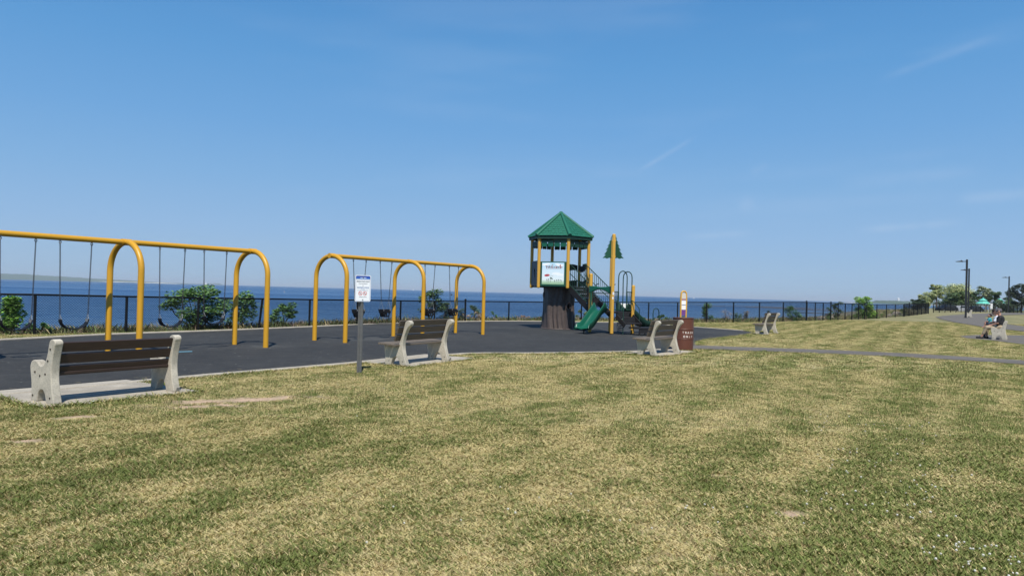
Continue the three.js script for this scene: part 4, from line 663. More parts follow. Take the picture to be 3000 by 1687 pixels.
// ---------------------------------------------------------------- plants
function leafGeo(n, place, size, seed, colour, flat = .6) {     // n leaf-shaped faces placed by place(rand)
  const r = rng(seed), pos = [], col = [], nor = [], a = V(), b = V(), nn = V();
  for (let i = 0; i < n; i++) {
    const p = place(r), s = size * (.6 + .8 * r()), th = r() * 6.283, tilt = (r() - .5) * 2 * flat; a.set(Math.cos(th), tilt * .8 - .15, Math.sin(th)).normalize(); b.set(-Math.sin(th), (r() - .5) * 1.2, Math.cos(th)).normalize(); nn.copy(a).cross(b).normalize(); if (nn.y < 0) nn.negate();
    const q = (u, v) => pos.push(p.x + (a.x * u + b.x * v) * s, p.y + (a.y * u + b.y * v) * s, p.z + (a.z * u + b.z * v) * s);
    q(-.5, 0); q(.05, .26); q(.5, 0); q(-.5, 0); q(.5, 0); q(.05, -.26); const c = colour(r, p); for (let k = 0; k < 6; k++) { col.push(...c); nor.push(nn.x, nn.y, nn.z); }
  }
  const g = new THREE.BufferGeometry(); g.setAttribute('position', new THREE.Float32BufferAttribute(pos, 3)); g.setAttribute('normal', new THREE.Float32BufferAttribute(nor, 3)); g.setAttribute('color', new THREE.Float32BufferAttribute(col, 3)); g.setAttribute('uv', new THREE.BufferAttribute(new Float32Array(n * 12), 2)); return g;
}
const leafMat = new THREE.MeshPhysicalMaterial({ vertexColors: true, roughness: .75, side: THREE.DoubleSide, transmission: .25, thickness: 0 });
const barkMat = std([.085, .066, .050], .9);
const tone = (c, k = .35) => r => { const s = 1 + k * (r() - .5) * 2, w = 1 + .25 * (r() - .5); return [2.5 * c[0] * s * w, 2.45 * c[1] * s, 2.1 * c[2] * s * (.8 + .4 * r())]; };
function limb(a, b, r0, r1, bend, r) { const m = a.clone().lerp(b, .5).add(V((r() - .5) * bend, bend * .3 * r(), (r() - .5) * bend)), c = new THREE.CatmullRomCurve3([a, m, b]), g = [], n = 4; let p = a; for (let i = 1; i <= n; i++) { const q = c.getPoint(i / n); g.push(rod(p, q, lerp(r0, r1, (i - 1) / n), 6, lerp(r0, r1, i / n))); p = q; } return g; }
function shrub(name, label, pos, W, H, seed, o = {}) {
  const t = thing(name, label, o.cat ?? 'shrub', pos, 0, o.group), r = rng(seed), clumps = [], stems = [], k = o.clumps ?? 14;
  for (let i = 0; i < k; i++) { const a = r() * 6.283, y = H * (o.low ?? .30) + H * (1 - (o.low ?? .30)) * (i + .5) / k * .98, w = W / 2 * (o.taper ? (1 - .75 * y / H) : Math.sqrt(Math.max(.1, 1 - ((y / H - .55) / .62) ** 2))), q = w * (.35 + .65 * r()); clumps.push({ c: V(Math.cos(a) * q, y - H * .05, Math.sin(a) * q * .7), s: Math.min(W, H) * (o.clump ?? .17) * (.7 + .6 * r()) }); }
  const ns = o.stems ?? 4; for (let i = 0; i < ns; i++) { const e = clumps[Math.floor((i + .5) / ns * k)].c.clone(); stems.push(...limb(V((r() - .5) * .12, -.05, (r() - .5) * .1), e, .020 * H, .006 * H, .25 * W, r)); }
  clumps.forEach((c, i) => { if (i % 2) stems.push(...limb(V(c.c.x * .15, c.c.y * .4, c.c.z * .15), c.c, .009 * H, .004 * H, .12 * W, r)); });
  part(t, 'stem', stems, o.bark ?? barkMat);
  part(t, 'foliage', leafGeo(Math.round(1.5 * (o.n ?? 900)), q => { const c = clumps[Math.floor(q() ** .9 * k)], u = q() * 6.283, v = q() * 2 - 1, w = Math.cbrt(q()) * c.s; return V(c.c.x + Math.cos(u) * Math.sqrt(1 - v * v) * w * 1.35, Math.max(.02, c.c.y + v * w * .8), c.c.z + Math.sin(u) * Math.sqrt(1 - v * v) * w); }, o.leaf ?? .11, seed + 1, tone(o.col ?? [.055, .115, .022], .4)), leafMat);
  return t;
}
// where the sight line of a pixel column meets the fence, then `extra` metres on
function atFence(u, extra) { const r = ray(u, 930), k = r.x / -r.z; for (let i = 0; i < shore.length - 1; i++) { const [ax, az] = shore[i], [bx, bz] = shore[i + 1], fa = ax + az * k, fb = bx + bz * k; if (fa * fb <= 0 && az < -5) { const s = fa / (fa - fb), z = lerp(az, bz, s) - extra; return [-z * k, z]; } } return [k * 60, -60]; }
function plantAt(u, vTop, wpx, extra, fn) { const [x, z] = atFence(u, extra), y = height(x, z), r = ray(u, vTop), top = EYE + r.y / -r.z * -z, W = wpx / FOC * -z; return fn([x, y, z], W, Math.max(.25, top - y)); }
const sumac = { col: [.050, .105, .026], n: 1500, clumps: 22, leaf: .12, clump: .15 };
const plants = [
  ['shrub', 'light green leafy shrub outside the fence at its near end by the first belt swing', 40, 868, 125, .7, { col: [.085, .165, .026], n: 1700, clumps: 20, leaf: .13, low: .05, taper: 1 }],
  ['shrub', 'low broad-leaved green shrub beside the near-end light green shrub', 110, 945, 90, .6, { col: [.07, .15, .03], n: 500, leaf: .11, low: .1, clumps: 9 }],
  ['sapling', 'big bushy sapling rising above the fence behind the belt swings', 575, 838, 215, .9, { ...sumac, n: 3000, clumps: 34, stems: 7, low: .28, cat: 'sapling' }],
  ['sapling', 'thin sapling with drooping leaves beside the big bushy sapling', 705, 856, 110, .9, { ...sumac, n: 1300, clumps: 20, low: .2, stems: 3, cat: 'sapling' }],
  ['shrub', 'small forked sapling between the two swing frames', 832, 888, 85, .8, { ...sumac, n: 850, clumps: 14, low: .35, stems: 3 }],
  ['sapling', 'tall narrow sapling behind the bucket swings', 1262, 845, 75, 1.0, { ...sumac, col: [.042, .08, .03], n: 1300, clumps: 20, low: .35, stems: 3, cat: 'sapling' }],
  ['shrub', 'grey green conifer-like shrub next to the tall narrow sapling', 1303, 884, 48, .9, { col: [.04, .075, .035], n: 1000, clumps: 16, low: .05, taper: 1, leaf: .09 }],
  ['shrub', 'dark shrub behind the last bucket swing leg', 1346, 905, 45, .9, { col: [.045, .08, .03], n: 600, low: .05, leaf: .09 }],
  ['shrub', 'small rounded shrub above the dry weeds behind the last swing arch', 1388, 893, 34, 1.5, { col: [.05, .085, .04], n: 500, clumps: 9, low: .45, leaf: .09 }],
  ['shrub', 'flowering buff weed clump under the last swing arch', 1390, 914, 75, .7, { col: [.27, .21, .14], n: 900, clumps: 14, low: .1, leaf: .06 }],
  ['shrub', 'thin green stalk leaning by the last swing arch', 1448, 910, 18, .9, { col: [.07, .13, .03], n: 160, clumps: 5, low: .2, leaf: .09 }],
  ['shrub', 'low pinkish dry weed patch left of the tree stump', 1555, 924, 80, .8, { col: [.24, .165, .12], n: 700, clumps: 12, low: .1, leaf: .06 }],
  ['shrub', 'pale flowering bush between the tree stump and the slide', 1708, 907, 50, .8, { col: [.12, .15, .055], n: 900, clumps: 12, low: .05, leaf: .08 }],
  ['shrub', 'low green bush behind the grab loop by the trash barrel', 1918, 922, 90, .8, { col: [.05, .10, .03], n: 900, clumps: 14, low: .1, leaf: .1 }],
  ['shrub', 'upright green shrub just right of the yellow notice stand', 2072, 886, 44, .9, { col: [.05, .10, .026], n: 1100, clumps: 15, low: .08, taper: 1, leaf: .10 }],
  ['shrub', 'bare twiggy buff shrub on the bank past the notice stand', 2128, 908, 40, 1.2, { col: [.22, .165, .12], n: 240, clumps: 10, low: .2, leaf: .06, stems: 8 }],
  ['shrub', 'dark green shrub among pale rocks behind the fence', 2160, 917, 32, 1.5, { col: [.04, .075, .028], n: 500, clumps: 9, low: .05, leaf: .09 }],
  ['shrub', 'twiggy shrub with red brown tips beside the far weathered bench', 2195, 911, 50, 1.4, { col: [.13, .10, .055], n: 420, clumps: 12, low: .1, leaf: .08, stems: 8 }],
  ['shrub', 'dark conifer-shaped shrub showing behind the far weathered bench back', 2253, 908, 20, 1.8, { col: [.04, .06, .045], n: 400, clumps: 9, low: .05, taper: 1, leaf: .08 }],
  ['shrub', 'bushy green shrub outside the fence before its tall corner post', 2325, 896, 46, 1.5, { col: [.05, .11, .03], n: 1000, clumps: 15, low: .05, leaf: .11 }],
  ['shrub', 'small dark shrub seen over the receding fence', 2452, 882, 32, 4, { col: [.045, .07, .035], n: 600, clumps: 10, low: .2, leaf: .14 }],
  ['shrub', 'green shrub seen through the receding fence by the boulders', 2428, 898, 22, 3, { col: [.06, .10, .03], n: 300, clumps: 7, low: .1, leaf: .12 }],
  ['shrub', 'bright yellow green rounded shrub behind the low fence', 2533, 868, 64, 2.5, { col: [.10, .18, .028], n: 2200, clumps: 24, low: .08, leaf: .17 }],
  ['shrub', 'low dense green weeds at the foot of the low fence', 2562, 914, 60, 1.0, { col: [.065, .12, .035], n: 900, clumps: 14, low: .05, leaf: .13 }],
  ['shrub', 'small round bush on the shore beyond the low fence', 2650, 898, 22, 5, { col: [.05, .08, .03], n: 320, clumps: 8, low: .1, leaf: .16 }],
];
plants.forEach(([n, label, u, v, w, e, o], i) => plantAt(u, v, w, e, (p, W, H) => shrub(n, label, p, W, H, 900 + i * 31, o)));

// shore boulders
const rockMap = tex(256, (x, y) => { const s = .55 + .5 * (n8(x, y) - .5) + .3 * (n32(x, y) - .5); return [s, s * .97, s * .92]; }, { color: true, rx: 1.2 });
const rockMat = std([.85, .80, .72], .95, { map: rockMap });
function rock(label, u, v, wpx, extra, seed) {
  const [x, z] = atFence(u, extra), y = height(x, z), W = wpx / FOC * -z, g0 = new THREE.IcosahedronGeometry(1, 3), g = mergeVertices(g0.deleteAttribute('normal') && g0.deleteAttribute('uv')), p = g.attributes.position;
  for (let i = 0; i < p.count; i++) { const a = V().fromBufferAttribute(p, i), f = .72 + .55 * fbm(a.x * 1.3 + seed, a.y * 1.3 + a.z * 1.1 + 3, 3); p.setXYZ(i, a.x * f, Math.max(-.3, a.y * f * .75), a.z * f * .8); }
  const ng = g.toNonIndexed(); ng.computeVertexNormals(); const o = tag(part(scene, numbered('boulder'), uvm(ng, .8), rockMat), label, 'boulder', 'boulders along the shore'); o.position.set(x, y + W * .10, z); o.scale.setScalar(W * .52); o.rotation.y = seed;
}
[[1895, 937, 22, 1.0, 'pale boulder behind the entry steps of the play structure'], [1928, 934, 26, 1.0, 'grey boulder beyond the grab loop'], [2118, 936, 24, 2.2, 'pale flat boulder behind the fence near the bare twiggy shrub'], [2162, 934, 26, 1.4, 'broad pale boulder under the dark green shrub'], [2090, 936, 14, 2, 'small pale stone by the upright green shrub'], [2408, 922, 24, 3, 'jagged grey boulder behind the receding fence'], [2429, 918, 36, 3.4, 'broad white boulder behind the receding fence'], [2400, 930, 20, 2, 'low grey boulder at the tall corner post'], [2626, 919, 32, 3, 'white peaked boulder behind the low fence'], [2606, 918, 16, 3.4, 'small grey boulder next to the white peaked boulder'], [2645, 921, 12, 2.4, 'small pale stone beside the gateway fence']].forEach(([u, v, w, e, l], i) => rock(l, u, v, w, e, i * 2.7 + 1));

// trees beyond the long fence
function tree(label, u, vTop, wpx, d, o) {
  const r0 = ray(u, vTop), x = r0.x / -r0.z * d, z = -d, y = height(x, z), H = EYE + r0.y / -r0.z * d - y, W = wpx / FOC * d, t = thing(o.name ?? 'locust_tree', label, 'tree', [x, y, z], 0, 'trees beyond the long fence'), r = rng(o.seed), clumps = [], k = o.k ?? 30, low = o.low ?? .32;
  for (let i = 0; i < k; i++) { const yy = lerp(low, .93, (i + .5) / k), w = W / 2 * Math.sqrt(Math.max(.08, 1 - ((yy - (o.mid ?? .62)) / (o.mid > .5 ? .52 : .6)) ** 2)), a = r() * 6.283, q = w * Math.sqrt(r()) * .95; clumps.push({ c: V(Math.cos(a) * q + (o.lean ?? 0) * W * (yy - .6), yy * H, Math.sin(a) * q), s: W * (o.clump ?? .13) * (.65 + .7 * r()) }); }
  const wood = [], top = V((o.lean ?? 0) * W * .2, H * .8, 0); wood.push(...limb(V(0, -.1, 0), top, .028 * H, .009 * H, .06 * W, r)); for (let i = 0; i < k; i += 2) { const c = clumps[i].c, s = clamp(c.y / H - .25, .12, .7); wood.push(...limb(V(top.x * s, H * s, 0), c, .010 * H, .003 * H, .1 * W, r)); }
  part(t, 'trunk', wood, barkMat);
  const cc = o.col, c2 = o.col2 ?? cc, pick = rr => { const m = rr() < (o.bloom ?? 0) ? c2 : cc, s = .65 + .7 * rr(); return [m[0] * s * 1.6, m[1] * s * 1.65, m[2] * s * 1.5]; };
  part(t, 'crown', leafGeo(4 * (o.n ?? 1800), q => { const c = clumps[Math.floor(q() * k)], a = q() * 6.283, v = q() * 2 - 1, w = Math.cbrt(q()) * c.s; return V(c.c.x + Math.cos(a) * Math.sqrt(1 - v * v) * w * 1.25, c.c.y + v * w * .7, c.c.z + Math.sin(a) * Math.sqrt(1 - v * v) * w); }, o.leaf ?? .30, o.seed + 5, pick), leafMat);
}
const G1 = [.12, .16, .06], CREAM = [.50, .50, .30], DG = [.075, .12, .042];
tree('slender blossoming locust with a high tufted top', 2747, 829, 34, 165, { seed: 11, col: G1, col2: CREAM, bloom: .5, k: 18, low: .45, mid: .74, clump: .19 });
tree('low pale blossoming locust beside the slender one', 2716, 856, 48, 163, { seed: 12, col: G1, col2: CREAM, bloom: .55, k: 18, low: .3, mid: .62, clump: .17 });
tree('broad cream-blossomed locust behind the lamp posts', 2795, 830, 88, 172, { seed: 13, col: G1, col2: CREAM, bloom: .55, k: 44, low: .36, mid: .66, n: 3200 });
tree('dark green tree in front of the broad blossoming locust', 2806, 852, 58, 160, { seed: 14, col: DG, k: 26, low: .22, mid: .55, n: 2000, name: 'broadleaf_tree' });
tree('grey green locust right behind the lamp posts', 2822, 840, 54, 182, { seed: 15, col: [.06, .085, .04], col2: CREAM, bloom: .25, k: 26, low: .35, mid: .65 });
tree('mid green rounded tree between the lamp posts and the gazebo', 2856, 851, 50, 182, { seed: 16, col: [.040, .080, .022], k: 30, low: .2, mid: .55, n: 2400, name: 'broadleaf_tree' });
tree('tall grey green locust behind the gazebo roof', 2892, 836, 46, 185, { seed: 17, col: [.07, .095, .045], col2: CREAM, bloom: .25, k: 24, low: .42, mid: .68, clump: .15 });
tree('green tree leaning right of the gazebo', 2918, 852, 42, 180, { seed: 18, col: [.05, .09, .03], k: 24, low: .2, mid: .55, name: 'broadleaf_tree' });
tree('dark round low tree beside the lone lamp post', 2950, 871, 46, 176, { seed: 19, col: DG, k: 24, low: .22, mid: .52, name: 'broadleaf_tree' });
tree('tall dark tree at the end of the long fence', 2996, 829, 72, 165, { seed: 20, col: [.035, .055, .026], k: 40, low: .34, mid: .66, n: 3000, name: 'broadleaf_tree' });
tree('low dark bushy tree at the left end of the tree row', 2690, 875, 46, 158, { seed: 21, col: [.042, .075, .025], k: 20, low: .15, mid: .5, name: 'broadleaf_tree' });
for (const [u, v, w, l] of [[2768, 884, 60, 'dark hedge below the slender blossoming locust'], [2830, 882, 60, 'dark hedge behind the parked cars'], [2960, 886, 60, 'dark hedge by the lone lamp post']]) { const d = 172, r = ray(u, v), x = r.x / -r.z * d, y = height(x, -d); shrub('hedge', l, [x, y, -d], w / FOC * d, EYE + r.y / -r.z * d - y, u, { col: [.03, .05, .02], n: 1400, clumps: 24, low: .05, leaf: .4, clump: .4, cat: 'hedge' }); }

// gazebos with stepped turquoise roofs
function gazebo(label, u, d, k) {
  const r = ray(u, 890), x = r.x / -r.z * d, t = thing('gazebo', label, 'gazebo', [x, height(x, -d), -d], .2, 'turquoise gazebos'), roofM = std([.12, .50, .40], .6), R = 1.78 * k, y0 = 2.72 * k;
  const cone = (r0, r1, a, b) => uvm(new THREE.CylinderGeometry(r1, r0, b - a, 8, 1, false).translate(0, (a + b) / 2, 0).toNonIndexed()); const lo = cone(R, R * .45, y0, y0 + .75 * k), up = cone(R * .62, .12, y0 + .80 * k, y0 + 1.5 * k); for (const g of [lo, up]) g.computeVertexNormals();
  part(t, 'lower_roof', lo, roofM); const q = part(t, 'upper_roof', up, roofM); part(q, 'finial', new THREE.SphereGeometry(.14 * k, 8, 6).translate(0, y0 + 1.56 * k, 0), roofM); part(t, 'roof_drum', rod(V(0, y0 + .7 * k, 0), V(0, y0 + .85 * k, 0), R * .42, 8), M.white);
  for (let i = 0; i < 8; i++) { const a = i / 8 * 6.283 + .39; part(t, 'column', rod(V(R * .86 * Math.sin(a), -.1, R * .86 * Math.cos(a)), V(R * .86 * Math.sin(a), y0, R * .86 * Math.cos(a)), .08, 8), M.white); }
}
gazebo('turquoise-roofed gazebo behind the long fence', 2882, 162, .80); gazebo('smaller-looking turquoise gazebo half hidden by the dark round tree', 2930, 230, 1.0);

// parked cars beyond the long fence
function car(label, u, d, col, turn) {
  const r = ray(u, 895), x = r.x / -r.z * d, t = thing('parked_car', label, 'car', [x, height(x, -d), -d], turn, 'cars parked behind the long fence'), paint = std(col, .3, { metalness: .2 }), glass = std([.02, .025, .03], .1);
  part(t, 'body', uvm(plate(shapeOf([[-2.2, .35], [-2.15, .8], [-1.9, .95], [-1.0, 1.02], [-.4, 1.5], [1.2, 1.55], [1.9, 1.05], [2.2, .95], [2.25, .4], [1.8, .28], [-1.9, .28]]), 1.75, .12)), paint);
  for (const s of [-1, 1]) { part(t, 'side_window', uvm(plate(shapeOf([[-.8, 1.04], [-.32, 1.43], [1.1, 1.46], [1.6, 1.06]]), .02, 0).translate(0, 0, s * .878)), glass); for (const wx of [-1.4, 1.4]) { const w = part(t, 'wheel', rod(V(wx, .33, s * .72), V(wx, .33, s * .9), .33, 16), M.black); part(w, 'rim', rod(V(wx, .33, s * .89), V(wx, .33, s * .91), .19, 12), M.galv); } }
}
car('dark car parked under the trees left of the gazebo', 2852, 158, [.02, .022, .026], .3); car('pale silver car parked behind the lamp posts', 2812, 158, [.45, .46, .48], .3); car('black car parked below the blossoming locusts', 2775, 156, [.015, .015, .017], .25);

// ---------------------------------------------------------------- on and over the water
{
  const onSea = (u, d) => { const r = ray(u, 850); return [r.x / -r.z * d, SEA, -d]; };
  for (const [u, d, k, l] of [[601, 2600, 1, 'white sailboat far out behind the belt swings'], [1210, 5200, 1.25, 'tiny faint sailboat on the horizon behind the bucket swings']]) {
    const t = thing('sailboat', l, 'sailboat', onSea(u, d), .5); t.scale.setScalar(k);
    part(t, 'hull', uvm(plate(shapeOf([[-4.5, 1.1], [-3.8, .1], [3.4, .1], [5, 1.3]]), 2.4, .3)), M.white); part(t, 'mast', rod(V(.3, .9, 0), V(.3, 12.6, 0), .12, 8), M.galv);
    const sail = (p) => uvm(plate(shapeOf(p), .08, 0)); part(t, 'main_sail', sail([[.1, 1.9], [-4, 2.0], [.1, 12.2]]), M.white); part(t, 'jib', sail([[.5, 11], [.6, 1.8], [4.6, 1.5]]), M.white);
  }
  const t = thing('motor_boat', 'small white motor boat on the water near the horizon right of the notice stand', 'boat', onSea(2034, 2300), .2);
  part(t, 'hull', uvm(plate(shapeOf([[-3.5, 1.2], [-3.2, .0], [2.6, .0], [4.2, 1.4]]), 2.4, .3)), M.white); part(t, 'cabin', box(2.4, 1.2, 1.7, -.2, 1.8, 0, .15), M.white); const wk = part(t, 'wake', uvm(plate(shapeOf([[-4, -.9], [-46, -3.0], [-46, 3], [-4, .9]]), .12, 0).rotateX(-Math.PI / 2).translate(0, .12, 0)), M.white);
  const buoy = thing('buoy', 'small dark buoy floating beyond the last bucket swing', 'buoy', onSea(1323, 650)); part(buoy, 'float', new THREE.SphereGeometry(.7, 12, 8).translate(0, .5, 0), M.black); part(buoy, 'staff', rod(V(0, .9, 0), V(0, 2.1, 0), .12, 6), M.black);
  const bird = (l, x, y, z, k, turn, up, mat) => { const b = thing('gull', l, 'bird', [x, y, z], turn, 'birds in flight'); b.scale.setScalar(k); part(b, 'body', new THREE.SphereGeometry(.09, 12, 8).scale(2.4, .9, .9), mat); for (const s of [-1, 1]) part(b, 'wing', uvm(plate(shapeOf([[-.09, 0], [.10, 0], [.05, .35], [-.10, .66], [-.14, .64], [-.10, .32]]), .02, .003).rotateX(s > 0 ? -Math.PI / 2 + up : Math.PI / 2 - up)), mat); part(b, 'tail', uvm(plate(shapeOf([[-.18, -.03], [-.36, -.08], [-.36, .08], [-.18, .03]]), .015, 0).rotateX(Math.PI / 2)), mat); };
  const rb = ray(833, 857); bird('white gull flying low over the water between the swing frames', rb.x * 210, EYE + rb.y * 210, -210, 1, .4, .7, std([.55, .55, .55], .8)); const r2 = ray(967, 416); bird('dark speck of a bird high in the clear sky', r2.x * 330, EYE + r2.y * 330, -330, 1, .1, .2, M.black);
  // water tower and shoreline houses far away
  const wt = thing('water_tower', 'white water tower on the low far shore', 'water tower', onSea(2634, 2680)); part(wt, 'tank', new THREE.CylinderGeometry(4.4, 4.4, 8, 20).translate(0, 15.5, 0), M.white); part(wt, 'dome', new THREE.SphereGeometry(4.4, 16, 8, 0, 6.3, 0, 1.57).scale(1, .35, 1).translate(0, 19.5, 0), M.white); part(wt, 'shaft', rod(V(0, 0, 0), V(0, 12, 0), 2.2, 12), M.white);
  const R = rng(44); const cols = [[.62, .58, .52], [.55, .40, .34], [.6, .52, .44], [.5, .34, .28]];
  for (let i = 0; i < 15; i++) { const u = i < 4 ? 105 + i * 14 + R() * 6 : i < 11 ? 185 + (i - 4) * 8.5 + R() * 3 : 275 + (i - 11) * 26 + R() * 12, w = 14 + R() * 16, h = 7 + R() * 6, p = onSea(u, 5860), b = thing('shore_house', 'tiny pale house on the hilly shore across the water', 'house', p, R() * .4, 'houses on the far hilly shore'); part(b, 'wall', box(w, h + 6, 12, 0, (h + 6) / 2, 0), std(cols[i % 4], .9)); part(b, 'roof', uvm(plate(shapeOf([[-7, h + 6], [7, h + 6], [0, h + 10]]), w + 1, 0).rotateY(Math.PI / 2)), std([.2, .15, .13], .9)); }
}
// scrap of white litter by the first bench
{ const p = ground(266, 1187); const o = thing('litter', 'scrap of white paper in the grass below the brown slatted bench', 'litter', [p.x, .02, p.z], .4); part(o, 'paper', (() => { const g = new THREE.PlaneGeometry(.055, .03, 6, 3); g.rotateX(-Math.PI / 2); const q = g.attributes.position; for (let i = 0; i < q.count; i++) q.setY(i, .012 * Math.sin(q.getX(i) * 90) + .02); g.computeVertexNormals(); return g; })(), std([.8, .8, .8], .9, { side: THREE.DoubleSide })); }

// ---------------------------------------------------------------- people on the far bench
function flesh(bones, k = .03, cell = .016) {    // bones: [[x,y,z],[x,y,z],r0,r1]; one continuous skin round all of them
  const lo = V(1e9, 1e9, 1e9), hi = V(-1e9, -1e9, -1e9); for (const [a, b, r, s] of bones) for (const [p, q] of [[a, r], [b, s]]) { lo.min(V(p[0] - q, p[1] - q, p[2] - q)); hi.max(V(p[0] + q, p[1] + q, p[2] + q)); }
  const c = lo.clone().add(hi).multiplyScalar(.5), S = Math.max(hi.x - lo.x, hi.y - lo.y, hi.z - lo.z) / 2 + .05, n = Math.min(110, Math.ceil(2 * S / cell) + 4), mc = new MarchingCubes(n, new THREE.MeshBasicMaterial(), false, false, 60000); mc.isolation = 0; mc.reset();
  const bs = bones.map(([a, b, r, s]) => ({ a, d: [b[0] - a[0], b[1] - a[1], b[2] - a[2]], r, s })); bs.forEach(q => q.l = q.d[0] ** 2 + q.d[1] ** 2 + q.d[2] ** 2 || 1e-9);
  const h = n / 2;
  for (let z = 0; z < n; z++) for (let y = 0; y < n; y++) for (let x = 0; x < n; x++) { const X = c.x + (x - h) / h * S, Y = c.y + (y - h) / h * S, Z = c.z + (z - h) / h * S; let m = 1; for (const q of bs) { const px = X - q.a[0], py = Y - q.a[1], pz = Z - q.a[2], t = clamp((px * q.d[0] + py * q.d[1] + pz * q.d[2]) / q.l), ex = px - t * q.d[0], ey = py - t * q.d[1], ez = pz - t * q.d[2], e = Math.sqrt(ex * ex + ey * ey + ez * ez) - lerp(q.r, q.s, t), g = Math.max(k - Math.abs(m - e), 0) / k; m = Math.min(m, e) - g * g * k * .25; } mc.field[n * n * z + n * y + x] = -m; }
  mc.update(); const N = mc.count ?? mc.geometry.drawRange.count, pos = mc.positionArray.slice(0, N * 3), nor = mc.normalArray.slice(0, N * 3); for (let i = 0; i < N; i++) { pos[i * 3] = pos[i * 3] * S + c.x; pos[i * 3 + 1] = pos[i * 3 + 1] * S + c.y; pos[i * 3 + 2] = pos[i * 3 + 2] * S + c.z; }
  const g = new THREE.BufferGeometry(); g.setAttribute('position', new THREE.BufferAttribute(pos, 3)); g.setAttribute('normal', new THREE.BufferAttribute(nor, 3)); g.computeVertexNormals(); const w = mergeVertices(g.deleteAttribute('normal'), 1e-4); w.computeVertexNormals(); w.setAttribute('uv', new THREE.BufferAttribute(new Float32Array(w.attributes.position.count * 2), 2)); return w;
}
{
  const S = benchSpots[4], skin = std([.50, .27, .19], .6), skin2 = std([.44, .24, .17], .6);
  // local frame of the bench: x along it, -z towards the front (knees), seat at .41
  const hand = (w, e, f, sgn) => { const fw = V(...w).sub(V(...e)).normalize(), up = V(0, 1, 0), sd = fw.clone().cross(up).normalize(), o = [], W = V(...w); o.push([w, W.clone().addScaledVector(fw, .08).toArray(), .030, .033]); [[-.03, .075], [-.01, .085], [.012, .08], [.032, .062]].forEach(([s, l]) => { const b = W.clone().addScaledVector(fw, .085).addScaledVector(sd, s), m = b.clone().addScaledVector(fw, l * .5).add(V(0, -.008, 0)), t = m.clone().addScaledVector(fw, l * .4).add(V(0, -.03, 0)); o.push([b.toArray(), m.toArray(), .0095, .009], [m.toArray(), t.toArray(), .009, .008]); }); const tb = W.clone().addScaledVector(fw, .03).addScaledVector(sd, sgn * .03); o.push([tb.toArray(), tb.clone().addScaledVector(fw, .05).addScaledVector(sd, sgn * .03).toArray(), .012, .010]); return o; };
  function person(label, x, o) {
    const t = thing('person', label, 'person', [0, 0, 0], 0); t.position.set(S.x + Math.cos(S.a) * x, .019, S.z - Math.sin(S.a) * x); t.rotation.y = S.a;
    const hip = .50, L = o.lean, nk = [0, hip + .52 * Math.cos(L), .08 - .52 * Math.sin(L)], sh = s => [s * .185, nk[1] - .055, nk[2] + .01], hd = [0, nk[1] + .20, nk[2] - .05 - o.nod * .06];
    const bones = [[[0, hip, .06], [0, hip + .2, .06 - .2 * Math.sin(L)], .135, .13], [[0, hip + .2, .06 - .2 * Math.sin(L)], [0, nk[1] - .12, nk[2] + .02], .13, .135], [sh(-1), sh(1), .068, .068], [[0, nk[1] - .08, nk[2]], [0, nk[1] + .09, nk[2] - .02], .062, .052], [[0, hd[1] - .05, hd[2] - .02], [0, hd[1] + .03, hd[2] + .01], .078, .096], [[0, hd[1] - .075, hd[2] - .055], [0, hd[1] - .08, hd[2] - .03], .038, .05], [[0, hd[1] - .005, hd[2] - .095], [0, hd[1] - .03, hd[2] - .11], .012, .018]];
    for (const s of [-1, 1]) bones.push([[s * .092, hd[1] - .01, hd[2] + .005], [s * .098, hd[1] + .015, hd[2] + .01], .016, .018]);
    const top = [], leg = [], shoe = [];
    for (const s of [-1, 1]) {
      const [kx, kz, fx, fz] = o.legs[s < 0 ? 0 : 1], H = [s * .095, hip - .01, .03], K = [kx, .50, kz], F = [fx, .075, fz];
      bones.push([H, K, .088, .062], [K, F, .058, .040]); leg.push([H, K, .100, .078], [K, [lerp(K[0], F[0], o.hem), lerp(K[1], F[1], o.hem), lerp(K[2], F[2], o.hem)], .078, .062]);
      shoe.push([[F[0], .05, F[2] + .05], [F[0] + s * .01, .042, F[2] - .17], .046, .040]);
      const [ex, ey, ez, wx, wy, wz] = o.arms[s < 0 ? 0 : 1], A = sh(s), E = [ex, ey, ez], Wt = [wx, wy, wz]; bones.push([A, E, .052, .042], [E, Wt, .040, .029], ...hand(Wt, E, 0, -s)); top.push([A, [lerp(A[0], E[0], o.sleeve), lerp(A[1], E[1], o.sleeve), lerp(A[2], E[2], o.sleeve)], .070, .062]);
    }
    const body = part(t, 'body', flesh(bones, .035, .017), o.skin);
    top.push([[0, hip - .02, .06], [0, hip + .2, .06 - .2 * Math.sin(L)], .155, .15], [[0, hip + .2, .06 - .2 * Math.sin(L)], [0, nk[1] - .12, nk[2] + .02], .15, .155], [[-.15, nk[1] - .05, nk[2] + .01], [.15, nk[1] - .05, nk[2] + .01], .078, .078]);
    part(t, 'shirt', flesh(top, .035, .016), o.shirt); leg.push([[-.09, hip, .05], [.09, hip, .05], .135, .135]); part(t, 'trousers', flesh(leg, .03, .016), o.pants); shoe.forEach(s => part(t, 'shoe', flesh([s], .01, .012), o.shoes));
    part(t, o.cap ? 'cap' : 'hair', flesh(o.cap ? [[[0, hd[1] + .045, hd[2] + .02], [0, hd[1] + .05, hd[2] + .0], .102, .10], [[-.03, hd[1] + .04, hd[2] - .10], [.03, hd[1] + .04, hd[2] - .10], .045, .045]] : [[[0, hd[1] + .045, hd[2] + .035], [0, hd[1] + .055, hd[2] - .005], .112, .105], [[0, hd[1] - .04, hd[2] + .07], [0, hd[1] + .02, hd[2] + .06], .07, .085]], .03, .014), o.hairMat);
